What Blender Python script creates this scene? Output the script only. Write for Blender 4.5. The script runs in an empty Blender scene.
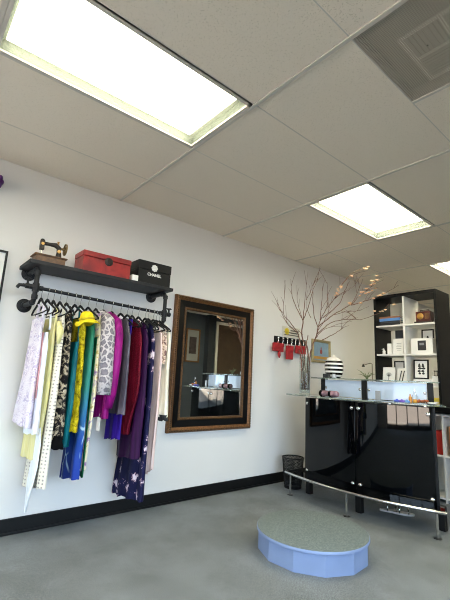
import bpy, bmesh, math, random
from mathutils import Vector, Matrix
random.seed(7)
sc = bpy.context.scene
COL = sc.collection
PI = math.pi
R = math.radians

# ------------------------------------------------------------------ camera
FPX, YAW, PITCH, ROLL = 389.365, 0.8774990, 0.1961252, 0.0477926
CAM = Vector((0, -3.1659, 1.1238))
H = 2.651
FW = Vector((math.cos(PITCH)*math.cos(YAW), math.cos(PITCH)*math.sin(YAW), math.sin(PITCH)))
_r = Vector((math.sin(YAW), -math.cos(YAW), 0)); _u = _r.cross(FW)
RT = math.cos(ROLL)*_r + math.sin(ROLL)*_u
UP = -math.sin(ROLL)*_r + math.cos(ROLL)*_u
cd = bpy.data.cameras.new('camera'); cam = bpy.data.objects.new('camera', cd); COL.objects.link(cam)
cd.sensor_fit = 'HORIZONTAL'; cd.sensor_width = 36; cd.lens = FPX/450*36; cd.clip_start = .02; cd.clip_end = 300
m = Matrix.Identity(4)
for i in range(3):
    m[i][0] = RT[i]; m[i][1] = UP[i]; m[i][2] = -FW[i]; m[i][3] = CAM[i]
cam.matrix_world = m
sc.camera = cam

def ray(u, v):
    return FW + RT*((u-225)/FPX) + UP*((300-v)/FPX)
def at(u, v, ax, val):
    d = ray(u, v); i = 'xyz'.index(ax)
    return CAM + d*((val-CAM[i])/d[i])
def deep(u, v, d):
    return CAM + ray(u, v)*d
def px(p):
    q = Vector(p)-CAM
    return 225+FPX*q.dot(RT)/q.dot(FW), 300-FPX*q.dot(UP)/q.dot(FW)

# ------------------------------------------------------------------ helpers
def lin(h):
    h = h.lstrip('#'); o = []
    for i in (0, 2, 4):
        c = int(h[i:i+2], 16)/255
        o.append(c/12.92 if c <= .04045 else ((c+.055)/1.055)**2.4)
    return (*o, 1)

class N:
    """small node-tree builder"""
    def __init__(s, name):
        s.m = bpy.data.materials.new(name); s.m.use_nodes = True
        s.t = s.m.node_tree; s.b = s.t.nodes['Principled BSDF']; s.out = s.t.nodes['Material Output']
    def n(s, typ, **kw):
        x = s.t.nodes.new(typ)
        for k, v in kw.items():
            if k in x.inputs.keys(): x.inputs[k].default_value = v
            else: setattr(x, k, v)
        return x
    def l(s, a, b): s.t.links.new(a, b)
    def coord(s, scale=(1, 1, 1), rot=(0, 0, 0), kind='Object'):
        c = s.n('ShaderNodeTexCoord'); mp = s.n('ShaderNodeMapping')
        mp.inputs['Scale'].default_value = scale; mp.inputs['Rotation'].default_value = rot
        s.l(c.outputs[kind], mp.inputs['Vector']); return mp.outputs['Vector']
    def ramp(s, fac, stops, interp='LINEAR'):
        r = s.n('ShaderNodeValToRGB'); e = r.color_ramp.elements; r.color_ramp.interpolation = interp
        while len(e) > len(stops): e.remove(e[-1])
        while len(e) < len(stops): e.new(1)
        for x, (p, c) in zip(e, stops):
            x.position = p; x.color = lin(c) if isinstance(c, str) else c
        s.l(fac, r.inputs['Fac']); return r.outputs['Color']
    def mix(s, fac, a, b):
        x = s.n('ShaderNodeMix', data_type='RGBA')
        for val, sock in ((fac, x.inputs[0]), (a, x.inputs[6]), (b, x.inputs[7])):
            if hasattr(val, 'links'): s.l(val, sock)
            else: sock.default_value = lin(val) if isinstance(val, str) else val
        return x.outputs[2]
    def noise(s, vec, scale, detail=3, rough=.5, dist=0):
        x = s.n('ShaderNodeTexNoise'); x.inputs['Scale'].default_value = scale; x.inputs['Detail'].default_value = detail
        x.inputs['Roughness'].default_value = rough; x.inputs['Distortion'].default_value = dist
        s.l(vec, x.inputs['Vector']); return x.outputs['Fac']
    def voro(s, vec, scale, feature='F1', rnd=1.0, out='Distance'):
        x = s.n('ShaderNodeTexVoronoi', feature=feature); x.inputs['Scale'].default_value = scale
        x.inputs['Randomness'].default_value = rnd; s.l(vec, x.inputs['Vector']); return x.outputs[out]
    def bump(s, h, strength=.3, dist=.002):
        b = s.n('ShaderNodeBump'); b.inputs['Strength'].default_value = strength; b.inputs['Distance'].default_value = dist
        s.l(h, b.inputs['Height']); s.l(b.outputs['Normal'], s.b.inputs['Normal'])
    def color(s, c):
        if hasattr(c, 'links'): s.l(c, s.b.inputs['Base Color'])
        else: s.b.inputs['Base Color'].default_value = lin(c)

def mat(name, c, rough=.5, metal=0, spec=.5, coat=0, noise=0, nscale=20, bump=0):
    k = N(name); k.b.inputs['Roughness'].default_value = rough; k.b.inputs['Metallic'].default_value = metal
    k.b.inputs['Specular IOR Level'].default_value = spec; k.b.inputs['Coat Weight'].default_value = coat
    if noise or bump:
        v = k.coord(); f = k.noise(v, nscale, 4)
        if noise:
            a = lin(c); lo = tuple(x*(1-noise) for x in a[:3])+(1,); hi = tuple(min(1, x*(1+noise)) for x in a[:3])+(1,)
            k.color(k.ramp(f, [(.3, lo), (.7, hi)]))
        else: k.color(c)
        if bump: k.bump(f, bump)
    else: k.color(c)
    return k.m

def V(bm, p): return bm.verts.new(p)
def box(bm, x0, x1, y0, y1, z0, z1, M=None):
    vs = [Vector((x, y, z)) for x in (x0, x1) for y in (y0, y1) for z in (z0, z1)]
    if M is not None: vs = [M @ v for v in vs]
    v = [V(bm, p) for p in vs]
    for f in ((0, 1, 3, 2), (4, 6, 7, 5), (0, 4, 5, 1), (2, 3, 7, 6), (0, 2, 6, 4), (1, 5, 7, 3)):
        bm.faces.new([v[i] for i in f])
def tube(bm, pts, r, n=10, caps=True):
    pts = [Vector(p) for p in pts]; rs = r if isinstance(r, (list, tuple)) else [r]*len(pts)
    rings = []; ref = None
    for i, p in enumerate(pts):
        d = (pts[min(i+1, len(pts)-1)]-pts[max(i-1, 0)]).normalized()
        if ref is None:
            ref = Vector((0, 0, 1)) if abs(d.z) < .9 else Vector((1, 0, 0))
            ref = (ref-d*ref.dot(d)).normalized()
        else:
            ref = (ref-d*ref.dot(d))
            ref = ref.normalized() if ref.length > 1e-6 else d.orthogonal().normalized()
        b = d.cross(ref)
        rings.append([V(bm, p+(ref*math.cos(2*PI*k/n)+b*math.sin(2*PI*k/n))*rs[i]) for k in range(n)])
    for a, b in zip(rings, rings[1:]):
        for k in range(n): bm.faces.new((a[k], a[(k+1) % n], b[(k+1) % n], b[k]))
    if caps:
        bm.faces.new(rings[0][::-1]); bm.faces.new(rings[-1])
def cyl(bm, p0, p1, r0, r1=None, n=20): tube(bm, [p0, p1], [r0, r0 if r1 is None else r1], n)
def lathe(bm, prof, c=(0, 0, 0), n=32, M=None, cap0=True, cap1=True, squash=1):
    rings = []
    for r, z in prof:
        ring = []
        for k in range(n):
            p = Vector((r*math.cos(2*PI*k/n), squash*r*math.sin(2*PI*k/n), z))
            if M is not None: p = M @ p
            ring.append(V(bm, p+Vector(c)))
        rings.append(ring)
    for a, b in zip(rings, rings[1:]):
        for k in range(n): bm.faces.new((a[k], a[(k+1) % n], b[(k+1) % n], b[k]))
    if cap0: bm.faces.new(rings[0][::-1])
    if cap1: bm.faces.new(rings[-1])
def ball(bm, c, r, M=None, sub=2):
    g = bmesh.ops.create_icosphere(bm, subdivisions=sub, radius=1)
    rr = (r, r, r) if not isinstance(r, (tuple, list)) else r
    for v in g['verts']:
        p = Vector((v.co.x*rr[0], v.co.y*rr[1], v.co.z*rr[2]))
        if M is not None: p = M @ p
        v.co = p+Vector(c)

def obj(name, bm, m=None, parent=None, loc=None, smooth=False, bevel=0, local=False, segs=2):
    """links bm as one mesh object; world coords unless local"""
    bmesh.ops.recalc_face_normals(bm, faces=bm.faces)
    me = bpy.data.meshes.new(name); bm.to_mesh(me); bm.free()
    o = bpy.data.objects.new(name, me); COL.objects.link(o)
    if m: me.materials.append(m)
    if parent is not None:
        o.parent = parent
        if not local:
            w = Vector(); q = parent
            while q: w += q.location; q = q.parent
            me.transform(Matrix.Translation(-w))
    else:
        if loc is None:
            n = len(me.vertices); zs = min(v.co.z for v in me.vertices)
            loc = Vector((sum(v.co.x for v in me.vertices)/n, sum(v.co.y for v in me.vertices)/n, zs))
        loc = Vector(loc)
        if not local: me.transform(Matrix.Translation(-loc))
        o.location = loc
    if smooth:
        for p in me.polygons: p.use_smooth = True
        if smooth != 'all':
            me.set_sharp_from_angle(angle=R(40))
    if bevel:
        b = o.modifiers.new('bevel', 'BEVEL'); b.width = bevel; b.segments = segs; b.limit_method = 'ANGLE'; b.angle_limit = R(40)
    return o
def tag(o, label, cat, group=None, kind=None):
    o['label'] = label; o['category'] = cat
    if group: o['group'] = group
    if kind: o['kind'] = kind
    return o
def thing(name, label, cat, loc=(0, 0, 0), rz=0, group=None):
    o = bpy.data.objects.new(name, None); COL.objects.link(o); o.location = loc; o.rotation_euler = (0, 0, rz)
    o.empty_display_size = .05
    return tag(o, label, cat, group)
def struct(name, bm, m, parent=None, **kw):
    o = obj(name, bm, m, parent, **kw)
    if parent is None: o['kind'] = 'structure'
    return o
def BM(): return bmesh.new()
def dup(root, loc, rz=None, label=None):
    r = root.copy(); COL.objects.link(r); r.location = loc
    if rz is not None: r.rotation_euler = (0, 0, rz)
    if label: r['label'] = label
    for ch in root.children:
        c = ch.copy(); COL.objects.link(c); c.parent = r
        for g in ch.children:
            d = g.copy(); COL.objects.link(d); d.parent = c
    return r

# ------------------------------------------------------------------ materials
black_metal = mat('black_pipe_metal', '#1b1c1f', .5, .2, .3)
black_matte = mat('black_matte', '#0a0a0b', .5, 0, .3)
black_gloss = mat('black_gloss', '#030405', .03, 0, .3, 0)
black_velvet = mat('black_velvet', '#0d0d0f', .9)
chrome = mat('chrome', '#d6d6d4', .14, 1)
white_paint = mat('white_paint', '#e6e4df', .5)
white_card = mat('white_card', '#e9e7e2', .7)
black_wood = mat('black_brown_wood', '#060607', .5, 0, .18, noise=.25, nscale=14)
gold = mat('antique_gold', '#6f4c2c', .5, .45, noise=.4, nscale=60, bump=.4)
dark_gold = mat('dark_bronze_gold', '#553c22', .5, .5, noise=.5, nscale=70, bump=.5)
mirror_m = mat('silvered_mirror', '#e8ebea', .015, 1)
wood_brown = mat('aged_walnut', '#5d4126', .45, noise=.4, nscale=30)
paper = mat('paper', '#e8e6e0', .8)

# wall paint
k = N('warm_white_wall'); v = k.coord(); f = k.noise(v, 60, 4)
k.color(k.ramp(k.noise(v, 1.2, 2), [(.35, '#dbd9d6'), (.7, '#e1dfdc')])); k.b.inputs['Roughness'].default_value = .75; k.bump(f, .15, .002)
wall_m = k.m
slate_m = mat('slate_wall', '#3d454d', .7, noise=.06, nscale=4)
# carpet
k = N('grey_carpet'); v = k.coord(); f = k.noise(v, 160, 5, .7); g = k.noise(v, 3.2, 4)
c1 = k.ramp(f, [(.28, '#575c60'), (.5, '#7c8286'), (.72, '#a0a6aa')])
c2 = k.ramp(g, [(.35, '#e0e0de'), (.65, '#ffffff')])
mx = k.n('ShaderNodeMix', data_type='RGBA', blend_type='MULTIPLY'); mx.inputs[0].default_value = 1
k.l(c1, mx.inputs[6]); k.l(c2, mx.inputs[7]); k.color(mx.outputs[2])
k.b.inputs['Roughness'].default_value = .95; k.b.inputs['Specular IOR Level'].default_value = .15; k.bump(f, .6, .006)
carpet_m = k.m
k = N('stage_carpet'); v = k.coord(); f = k.noise(v, 130, 5, .75)
k.color(k.ramp(f, [(.3, '#4a5353'), (.5, '#687373'), (.7, '#8c9797')])); k.b.inputs['Roughness'].default_value = .95; k.bump(f, .6, .006)
stage_carpet = k.m
# ceiling tiles with pin holes
k = N('acoustic_tile'); v = k.coord()
d1 = k.voro(v, 78); nz = k.noise(v, 9, 3); holes = k.ramp(d1, [(.0, '#000000'), (.13, '#000000'), (.24, '#ffffff')])
d2 = k.voro(v, 120); holes2 = k.ramp(d2, [(.0, '#555555'), (.3, '#ffffff')])
hm = k.n('ShaderNodeMix', data_type='RGBA', blend_type='MULTIPLY'); hm.inputs[0].default_value = 1; k.l(holes, hm.inputs[6]); k.l(holes2, hm.inputs[7])
k.color(k.mix(hm.outputs[2], '#d4cab9', '#eee4d5')); k.b.inputs['Roughness'].default_value = .9; k.bump(hm.outputs[2], .35, .004)
tile_m = k.m
grid_m = mat('ceiling_grid_paint', '#cdc8bf', .5)

# ------------------------------------------------------------------ room shell
XB, XF, YR = -4.4, 9.2, -4.7
bm = BM(); box(bm, XB-.1, XF+.1, YR-.1, .1, -.08, 0); struct('floor', bm, carpet_m)
bm = BM(); box(bm, XB-.1, XF+.1, 0, .1, 0, H+.3); struct('wall_left', bm, wall_m)
bm = BM(); box(bm, XF, XF+.1, YR, 0, 0, H+.3); struct('wall_far', bm, wall_m)
WX0, WX1 = -1.0, 2.7
bm = BM(); box(bm, WX1, XF+.1, YR-.1, YR, 0, H+.3); box(bm, XB-.1, WX0, YR-.1, YR, 0, H+.3); box(bm, WX0, WX1, YR-.1, YR, 2.35, H+.3); box(bm, XB-.1, XF+.1, YR-.1, YR, H+.3, 6.5); struct('wall_right', bm, slate_m)  # topmost box: unseen parapet added to keep sun off the forecourt
bm = BM(); box(bm, 5.9, 6.12, YR, YR+.16, 0, H); struct('trim_1', bm, mat('charcoal_pillar', '#23272b', .7))
base_m = mat('black_vinyl_base', '#060708', .5, 0, .3)
bm = BM(); box(bm, XB, XF, -.014, 0, 0, .104); box(bm, XB, XF, -.026, -.014, 0, .018)
struct('baseboard_left', bm, base_m, bevel=.004)
bm = BM(); box(bm, WX1, 6.2, YR, YR+.014, 0, .104); struct('baseboard_right', bm, base_m, bevel=.004)

# ceiling: lay-in panels around the light and vent openings
GX0, GY0, TX, TY = 1.34045, .51738, 1.2192, .6096
LIGHTS = [(-2, 1), (0-1, 1), (1, 1), (3, 1), (5, 1), (-2, 4), (0, 4), (2, 4)]  # (column, row); column c spans GX0+c*TX..+TX
VENT = (0, 3)
def cell(c, r):
    return GX0+c*TX, GX0+(c+1)*TX, -(GY0+(r+1)*TY), -(GY0+r*TY)
LIGHTS = [(-3, 1), (-1, 1), (1, 1), (3, 1), (5, 1), (-3, 4), (-1, 4), (1, 4), (3, 4)]  # panels without an entry in LL are unseen, added to light the room
bm = BM(); gm = BM()
cols = range(-5, 7); rows = range(-1, 7)
for c in cols:
    for r in rows:
        x0, x1, y0, y1 = cell(c, r)
        x0 = max(x0, XB); x1 = min(x1, XF); y0 = max(y0, YR); y1 = min(y1, 0)
        if x1-x0 < .01 or y1-y0 < .01: continue
        if (c, r) in LIGHTS: continue
        if (c, r) == VENT:
            box(bm, x0+TX/2+.003, x1-.003, y0+.003, y1-.003, H, H+.02)
            continue
        dz = random.uniform(0, .0025)
        box(bm, x0+.003, x1-.003, y0+.003, y1-.003, H+dz, H+.02+dz)
struct('ceiling', bm, tile_m, loc=(0, 0, H))
for c in range(-5, 8):
    x = GX0+c*TX
    if XB < x < XF:
        box(gm, x-.011, x+.011, YR, 0, H-.006, H+.0)
        box(gm, x-.0035, x+.0035, YR, 0, H, H+.03)
for r in range(0, 8):
    y = -(GY0+r*TY)
    if YR < y < 0:
        box(gm, XB, XF, y-.0045, y+.0045, H+.004, H+.006)
        box(gm, XB, XF, y-.003, y+.003, H, H+.03)
x0, x1, y0, y1 = cell(*VENT)
box(gm, x0+TX/2-.010, x0+TX/2+.010, y0, y1, H-.005, H+.0)
struct('trim_2', gm, grid_m, loc=(0, 0, H))
bm = BM(); box(bm, XB, XF, YR, 0, H+.26, H+.30); struct('trim_3', bm, mat('roof_deck', '#6a6a68', .9), loc=(0, 0, H+.26))

# ------------------------------------------------------------------ fluorescent lights
def emit(name, c, s):
    k = N(name); e = k.n('ShaderNodeEmission'); e.inputs['Color'].default_value = lin(c); e.inputs['Strength'].default_value = s
    k.l(e.outputs[0], k.out.inputs['Surface']); return k.m
lamp_m = emit('fluorescent_glow', '#fbf0d2', 11.5)
k = N('prismatic_diffuser'); tr = k.n('ShaderNodeBsdfTransparent'); tr.inputs['Color'].default_value = (.98, 1, .98, 1)
tl = k.n('ShaderNodeBsdfTranslucent'); tl.inputs['Color'].default_value = (.78, .88, .78, 1)
ms = k.n('ShaderNodeMixShader'); ms.inputs[0].default_value = .08
k.l(tr.outputs[0], ms.inputs[1]); k.l(tl.outputs[0], ms.inputs[2]); k.l(ms.outputs[0], k.out.inputs['Surface'])
diff_m = k.m
hous_m = mat('light_housing', '#39443d', .6)
def light(c, r, label):
    x0, x1, y0, y1 = cell(c, r); cx, cy = (x0+x1)/2, (y0+y1)/2
    t = thing('ceiling_light', label, 'ceiling light', (cx, cy, H), group='fluorescent ceiling lights')
    b = BM(); i = .012; h = .078
    for a in ((x0+i, x0+i+.004, y0+i, y1-i), (x1-i-.004, x1-i, y0+i, y1-i), (x0+i, x1-i, y0+i, y0+i+.004), (x0+i, x1-i, y1-i-.004, y1-i)):
        box(b, *a, H, H+h)
    box(b, x0+i, x1-i, y0+i, y1-i, H+h, H+h+.004)
    obj('housing', b, hous_m, t)
    b = BM(); w = .02
    for a in ((x0+i, x0+i+w, y0+i, y1-i), (x1-i-w, x1-i, y0+i, y1-i), (x0+i, x1-i, y0+i, y0+i+w), (x0+i, x1-i, y1-i-w, y1-i)):
        box(b, *a, H-.005, H+.004)
    obj('frame', b, grid_m, t)
    b = BM(); box(b, x0+.055, x1-.055, y0+.035, y1-.035, H+h-.012, H+h-.008); obj('lamp', b, lamp_m, t)
    b = BM(); q = [V(b, p) for p in ((x0+.03, y0+.03, H+.002), (x1-.03, y0+.03, H+.002), (x1-.03, y1-.03, H+.002), (x0+.03, y1-.03, H+.002))]
    b.faces.new(q); obj('diffuser', b, diff_m, t)
    return t
LL = {(-1, 1): 'large bright ceiling light panel nearest the camera at top left', (1, 1): 'middle ceiling light panel in front of the black bookcase',
      (3, 1): 'far ceiling light panel at the right edge above the bookcase'}
for c, r in LIGHTS:
    light(c, r, LL.get((c, r), 'unseen added ceiling light panel further %s in the %s row' % ({-3: 'back by the shop window', -1: 'back beside the camera', 1: 'along the room', 3: 'down the room', 5: 'at the far end'}[c], {1: 'left', 4: 'right'}[r])))

# ------------------------------------------------------------------ ceiling vent
x0, x1, y0, y1 = cell(*VENT); x1 = x0+TX/2
t = thing('ceiling_vent', 'grey perforated metal air vent panel in the ceiling, with a square louvre ghosting through', 'air vent', ((x0+x1)/2, (y0+y1)/2, H))
k = N('perforated_steel'); v = k.coord((1, 1, 0)); d = k.voro(v, 105, rnd=0)
hole = k.ramp(d, [(.0, '#ffffff'), (.30, '#ffffff'), (.36, '#000000')])
k.color('#b7b0a2'); k.b.inputs['Roughness'].default_value = .5
trn = k.n('ShaderNodeBsdfTransparent'); ms = k.n('ShaderNodeMixShader'); k.l(hole, ms.inputs[0]); k.l(k.b.outputs[0], ms.inputs[1]); k.l(trn.outputs[0], ms.inputs[2])
k.l(ms.outputs[0], k.out.inputs['Surface'])
b = BM(); q = [V(b, p) for p in ((x0+.012, y0+.01, H+.001), (x1-.012, y0+.01, H+.001), (x1-.012, y1-.01, H+.001), (x0+.012, y1-.01, H+.001))]; b.faces.new(q)
obj('perforated_plate', b, k.m, t)
b = BM(); box(b, x0+.01, x1-.01, y0+.01, y1-.01, H+.075, H+.08)
for a in ((x0+.006, x0+.01, y0, y1), (x1-.01, x1-.006, y0, y1), (x0, x1, y0+.006, y0+.01), (x0, x1, y1-.01, y1-.006)): box(b, *a, H+.002, H+.08)
obj('vent_box', b, mat('vent_box_grey', '#a29d92', .8), t)
lv = mat('louvre_grey', '#e6e2d8', .5)
cx, cy = (x0+x1)/2+.045, (y0+y1)/2-.0
b = BM(); s = .175
for a in ((cx-s, cx+s, cy-s, cy-s+.018), (cx-s, cx+s, cy+s-.018, cy+s), (cx-s, cx-s+.018, cy-s, cy+s), (cx+s-.018, cx+s, cy-s, cy+s), (cx-.009, cx+.009, cy-s, cy+s), (cx-s, cx+s, cy-.009, cy+.009)):
    box(b, *a, H+.008, H+.014)
obj('louvre_frame', b, lv, t)
b = BM()
for qx in (-1, 1):
    for qy in (-1, 1):
        for j in range(7):
            o = .018+j*.021
            if qx*qy > 0: box(b, min(cx+qx*o, cx+qx*(o+.012)), max(cx+qx*o, cx+qx*(o+.012)), cy+(.012 if qy > 0 else -s+.02), cy+(s-.02 if qy > 0 else -.012), H+.011, H+.014)
            else: box(b, cx+(.012 if qx > 0 else -s+.02), cx+(s-.02 if qx > 0 else -.012), min(cy+qy*o, cy+qy*(o+.012)), max(cy+qy*o, cy+qy*(o+.012)), H+.011, H+.014)
obj('louvre_blade', b, mat('louvre_blade_grey', '#b9b4aa', .5), t)
for p in ((cx-.06, cy+.09), (cx+.02, cy-.07)):
    b = BM(); ball(b, (p[0], p[1], H+.0), .005, sub=1); obj('screw', b, chrome, t)

# ------------------------------------------------------------------ shop front behind the camera (seen in reflections), street outside
frame_m = mat('dark_bronze_mullion', '#17181a', .4, .4)
k = N('window_glass'); tr = k.n('ShaderNodeBsdfTransparent'); gl = k.n('ShaderNodeBsdfGlossy'); gl.inputs['Roughness'].default_value = .02
fr = k.n('ShaderNodeFresnel'); fr.inputs['IOR'].default_value = 1.35; ms = k.n('ShaderNodeMixShader')
k.l(fr.outputs[0], ms.inputs[0]); k.l(tr.outputs[0], ms.inputs[1]); k.l(gl.outputs[0], ms.inputs[2]); k.l(ms.outputs[0], k.out.inputs['Surface'])
thin_glass = k.m
bm = BM(); box(bm, XB-.1, XB, YR, 0, 2.35, H+.3); box(bm, XB-.1, XB, -.8, 0, 0, 2.35); box(bm, XB-.1, XB, YR, YR+.3, 0, 2.35); struct('wall_back', bm, wall_m)
ys = [YR+.3, -3.4, -2.5, -1.6, -.8]
for i in range(4):
    a, b_ = ys[i], ys[i+1]; b = BM(); w = .035
    is_door = i == 2
    lo = .0 if is_door else .0
    kick = .12 if is_door else .12
    box(b, XB-.08, XB-.02, a, a+w, lo, 2.35); box(b, XB-.08, XB-.02, b_-w, b_, lo, 2.35); box(b, XB-.08, XB-.02, a, b_, 2.29, 2.35)
    box(b, XB-.08, XB-.02, a, b_, 0, kick)
    nm = 'door_1' if is_door else 'window_%d' % (i+1)
    fo = struct(nm, b, frame_m)
    b = BM(); q = [V(b, p) for p in ((XB-.05, a+w, kick), (XB-.05, b_-w, kick), (XB-.05, b_-w, 2.29), (XB-.05, a+w, 2.29))]; b.faces.new(q)
    obj('pane', b, thin_glass, fo)
    if is_door:
        b = BM(); tube(b, [(XB-.02, b_-.08, .95), (XB+.03, b_-.08, .95), (XB+.03, b_-.08, 1.25), (XB-.02, b_-.08, 1.25)], .01); obj('door_handle', b, chrome, fo)
xs_ = [WX0, .2, 1.4, WX1]  # unseen right wall windows, added and placed to brighten the left wall
for i in range(3):
    a, b_ = xs_[i], xs_[i+1]; b = BM(); w = .035
    box(b, a, a+w, YR-.08, YR-.02, 0, 2.35); box(b, b_-w, b_, YR-.08, YR-.02, 0, 2.35); box(b, a, b_, YR-.08, YR-.02, 2.29, 2.35); box(b, a, b_, YR-.08, YR-.02, 0, .42)
    fo = struct('window_%d' % (i+5), b, frame_m)
    b = BM(); q = [V(b, p) for p in ((a+w, YR-.05, .42), (b_-w, YR-.05, .42), (b_-w, YR-.05, 2.29), (a+w, YR-.05, 2.29))]; b.faces.new(q)
    obj('pane', b, thin_glass, fo)
bm = BM(); box(bm, XB-.1, 14, -30, YR-.1, -.12, -.04); struct('trim_7', bm, mat('forecourt_asphalt', '#34322f', .9, noise=.1, nscale=2))
bm = BM(); box(bm, -6.8, XB-.1, -30, 30, -.12, -.04); struct('trim_4', bm, mat('pavement_concrete', '#a89a88', .9, noise=.1, nscale=2))
bm = BM(); box(bm, -60, -6.8, -40, 40, -.3, -.2); struct('trim_5', bm, mat('street_asphalt', '#c4b3a4', .9, noise=.12, nscale=1.5))
bm = BM(); box(bm, -6.95, -6.8, -30, 30, -.3, -.03); struct('trim_6', bm, mat('curb_concrete', '#d8d3ca', .9))

# brown door with white casing in the slate right wall (seen in the mirror)
bm = BM()
box(bm, 6.23, 6.3, YR, YR+.05, 0, 2.53); box(bm, 7.4, 7.5, YR, YR+.05, 0, 2.56); box(bm, 6.23, 7.47, YR, YR+.05, 2.46, 2.53)
d2 = struct('door_2', bm, mat('door_casing', '#e4e1d8', .5))
bm = BM(); box(bm, 6.3, 7.4, YR, YR+.03, 0, 2.46); obj('door_leaf', bm, mat('brown_door', '#4d3a28', .5, noise=.15, nscale=6), d2)
bm = BM(); ball(bm, (6.4, YR+.07, 1.0), .035); cyl(bm, (6.4, YR+.03, 1.0), (6.4, YR+.06, 1.0), .014); obj('door_knob', bm, gold, d2, smooth=True)
# gold framed picture on the slate wall
t = thing('framed_picture', 'gold framed portrait picture on the dark slate wall, seen in the mirror', 'picture', (5.53, YR, 1.45))
b = BM(); X0, X1, Z0, Z1 = 5.33, 5.74, 1.45, 2.26; y = YR
box(b, X0, X0+.035, y+.002, y+.035, Z0, Z1); box(b, X1-.035, X1, y+.002, y+.035, Z0, Z1); box(b, X0, X1, y+.002, y+.035, Z0, Z0+.035); box(b, X0, X1, y+.002, y+.035, Z1-.035, Z1)
obj('picture_frame', b, gold, t, bevel=.004)
b = BM(); box(b, X0+.03, X1-.03, y+.002, y+.015, Z0+.03, Z1-.03); obj('mat_board', b, mat('grey_mat_board', '#8a8b88', .8), t)
b = BM(); box(b, X0+.1, X1-.1, y+.015, y+.018, Z0+.2, Z1-.2); obj('print', b, mat('dark_print', '#33282a', .6, noise=.5, nscale=12), t)

# ------------------------------------------------------------------ gold framed wall mirror
mx0, mx1, mz0, mz1 = 1.992, 3.030, .604, 1.894
t = thing('wall_mirror', 'large rectangular wall mirror in a carved bronze and black frame', 'mirror', ((mx0+mx1)/2, -.003, mz0))
def ringframe(b, x0, x1, z0, z1, prof):
    """mitred frame; prof = list of (inset, y) going round the section"""
    loops = []
    for ins, y in prof:
        loops.append([V(b, p) for p in ((x0+ins, y, z0+ins), (x1-ins, y, z0+ins), (x1-ins, y, z1-ins), (x0+ins, y, z1-ins))])
    n = len(loops)
    for i in range(n):
        a, c = loops[i], loops[(i+1) % n]
        for j in range(4): b.faces.new((a[j], a[(j+1) % 4], c[(j+1) % 4], c[j]))
b = BM(); ringframe(b, mx0, mx1, mz0, mz1, [(0, -.003), (0, -.035), (.008, -.05), (.018, -.056), (.03, -.052), (.042, -.042), (.048, -.038), (.048, -.003)])
of = obj('outer_frame', b, gold, t)
def beads(b, x0, x1, z0, z1, y, r, step, sq=1):
    for (xa, za, xb, zb) in ((x0, z0, x1, z0), (x1, z0, x1, z1), (x1, z1, x0, z1), (x0, z1, x0, z0)):
        L = math.hypot(xb-xa, zb-za); n = int(L/step)
        for i in range(n):
            f = i/n; ball(b, (xa+(xb-xa)*f, y, za+(zb-za)*f), r, sub=1)
b = BM(); beads(b, mx0+.019, mx1-.019, mz0+.019, mz1-.019, -.056, .0085, .017); obj('rope_moulding', b, dark_gold, of, smooth='all')
b = BM(); ringframe(b, mx0, mx1, mz0, mz1, [(.046, -.003), (.046, -.036), (.112, -.028), (.112, -.003)]); obj('black_liner', b, mat('black_lacquer_liner', '#050505', .35, 0, .3), t)
b = BM(); ringframe(b, mx0, mx1, mz0, mz1, [(.110, -.003), (.110, -.034), (.118, -.04), (.130, -.036), (.136, -.026), (.136, -.003)]); it = obj('inner_frame', b, dark_gold, t)
b = BM(); beads(b, mx0+.122, mx1-.122, mz0+.122, mz1-.122, -.038, .006, .013); obj('bead_moulding', b, gold, it, smooth='all')
b = BM(); g = .134
box(b, mx0+g, mx1-g, -.020, -.010, mz0+g, mz1-g)
obj('mirror_glass', b, mirror_m, t)

# ------------------------------------------------------------------ white framed board at the far left
t = thing('framed_board', 'thin black framed white board cut off by the left edge', 'picture', (.27, 0, 1.0))
b = BM(); ringframe(b, .02, .523, 1.0, 1.957, [(0, -.002), (0, -.026), (.014, -.026), (.014, -.002)]); obj('board_frame', b, black_matte, t)
b = BM(); box(b, .034, .509, -.012, -.002, 1.014, 1.943); obj('board_face', b, white_card, t)
b = BM()
for i in range(7):
    a = i*2*PI/7; ball(b, (.372+.028*math.cos(a), -.05, 2.452+.038*math.sin(a)), (.018, .03, .022), sub=2)
ball(b, (.372, -.055, 2.452), (.02, .045, .025)); cyl(b, (.372, -.02, 2.452), (.372, 0, 2.452), .006)
tag(obj('paper_rosette', b, mat('purple_tissue', '#4a1d5e', .8, noise=.3, nscale=40), smooth='all'), 'dark purple rosette high on the wall at the left edge', 'decoration')

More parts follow.
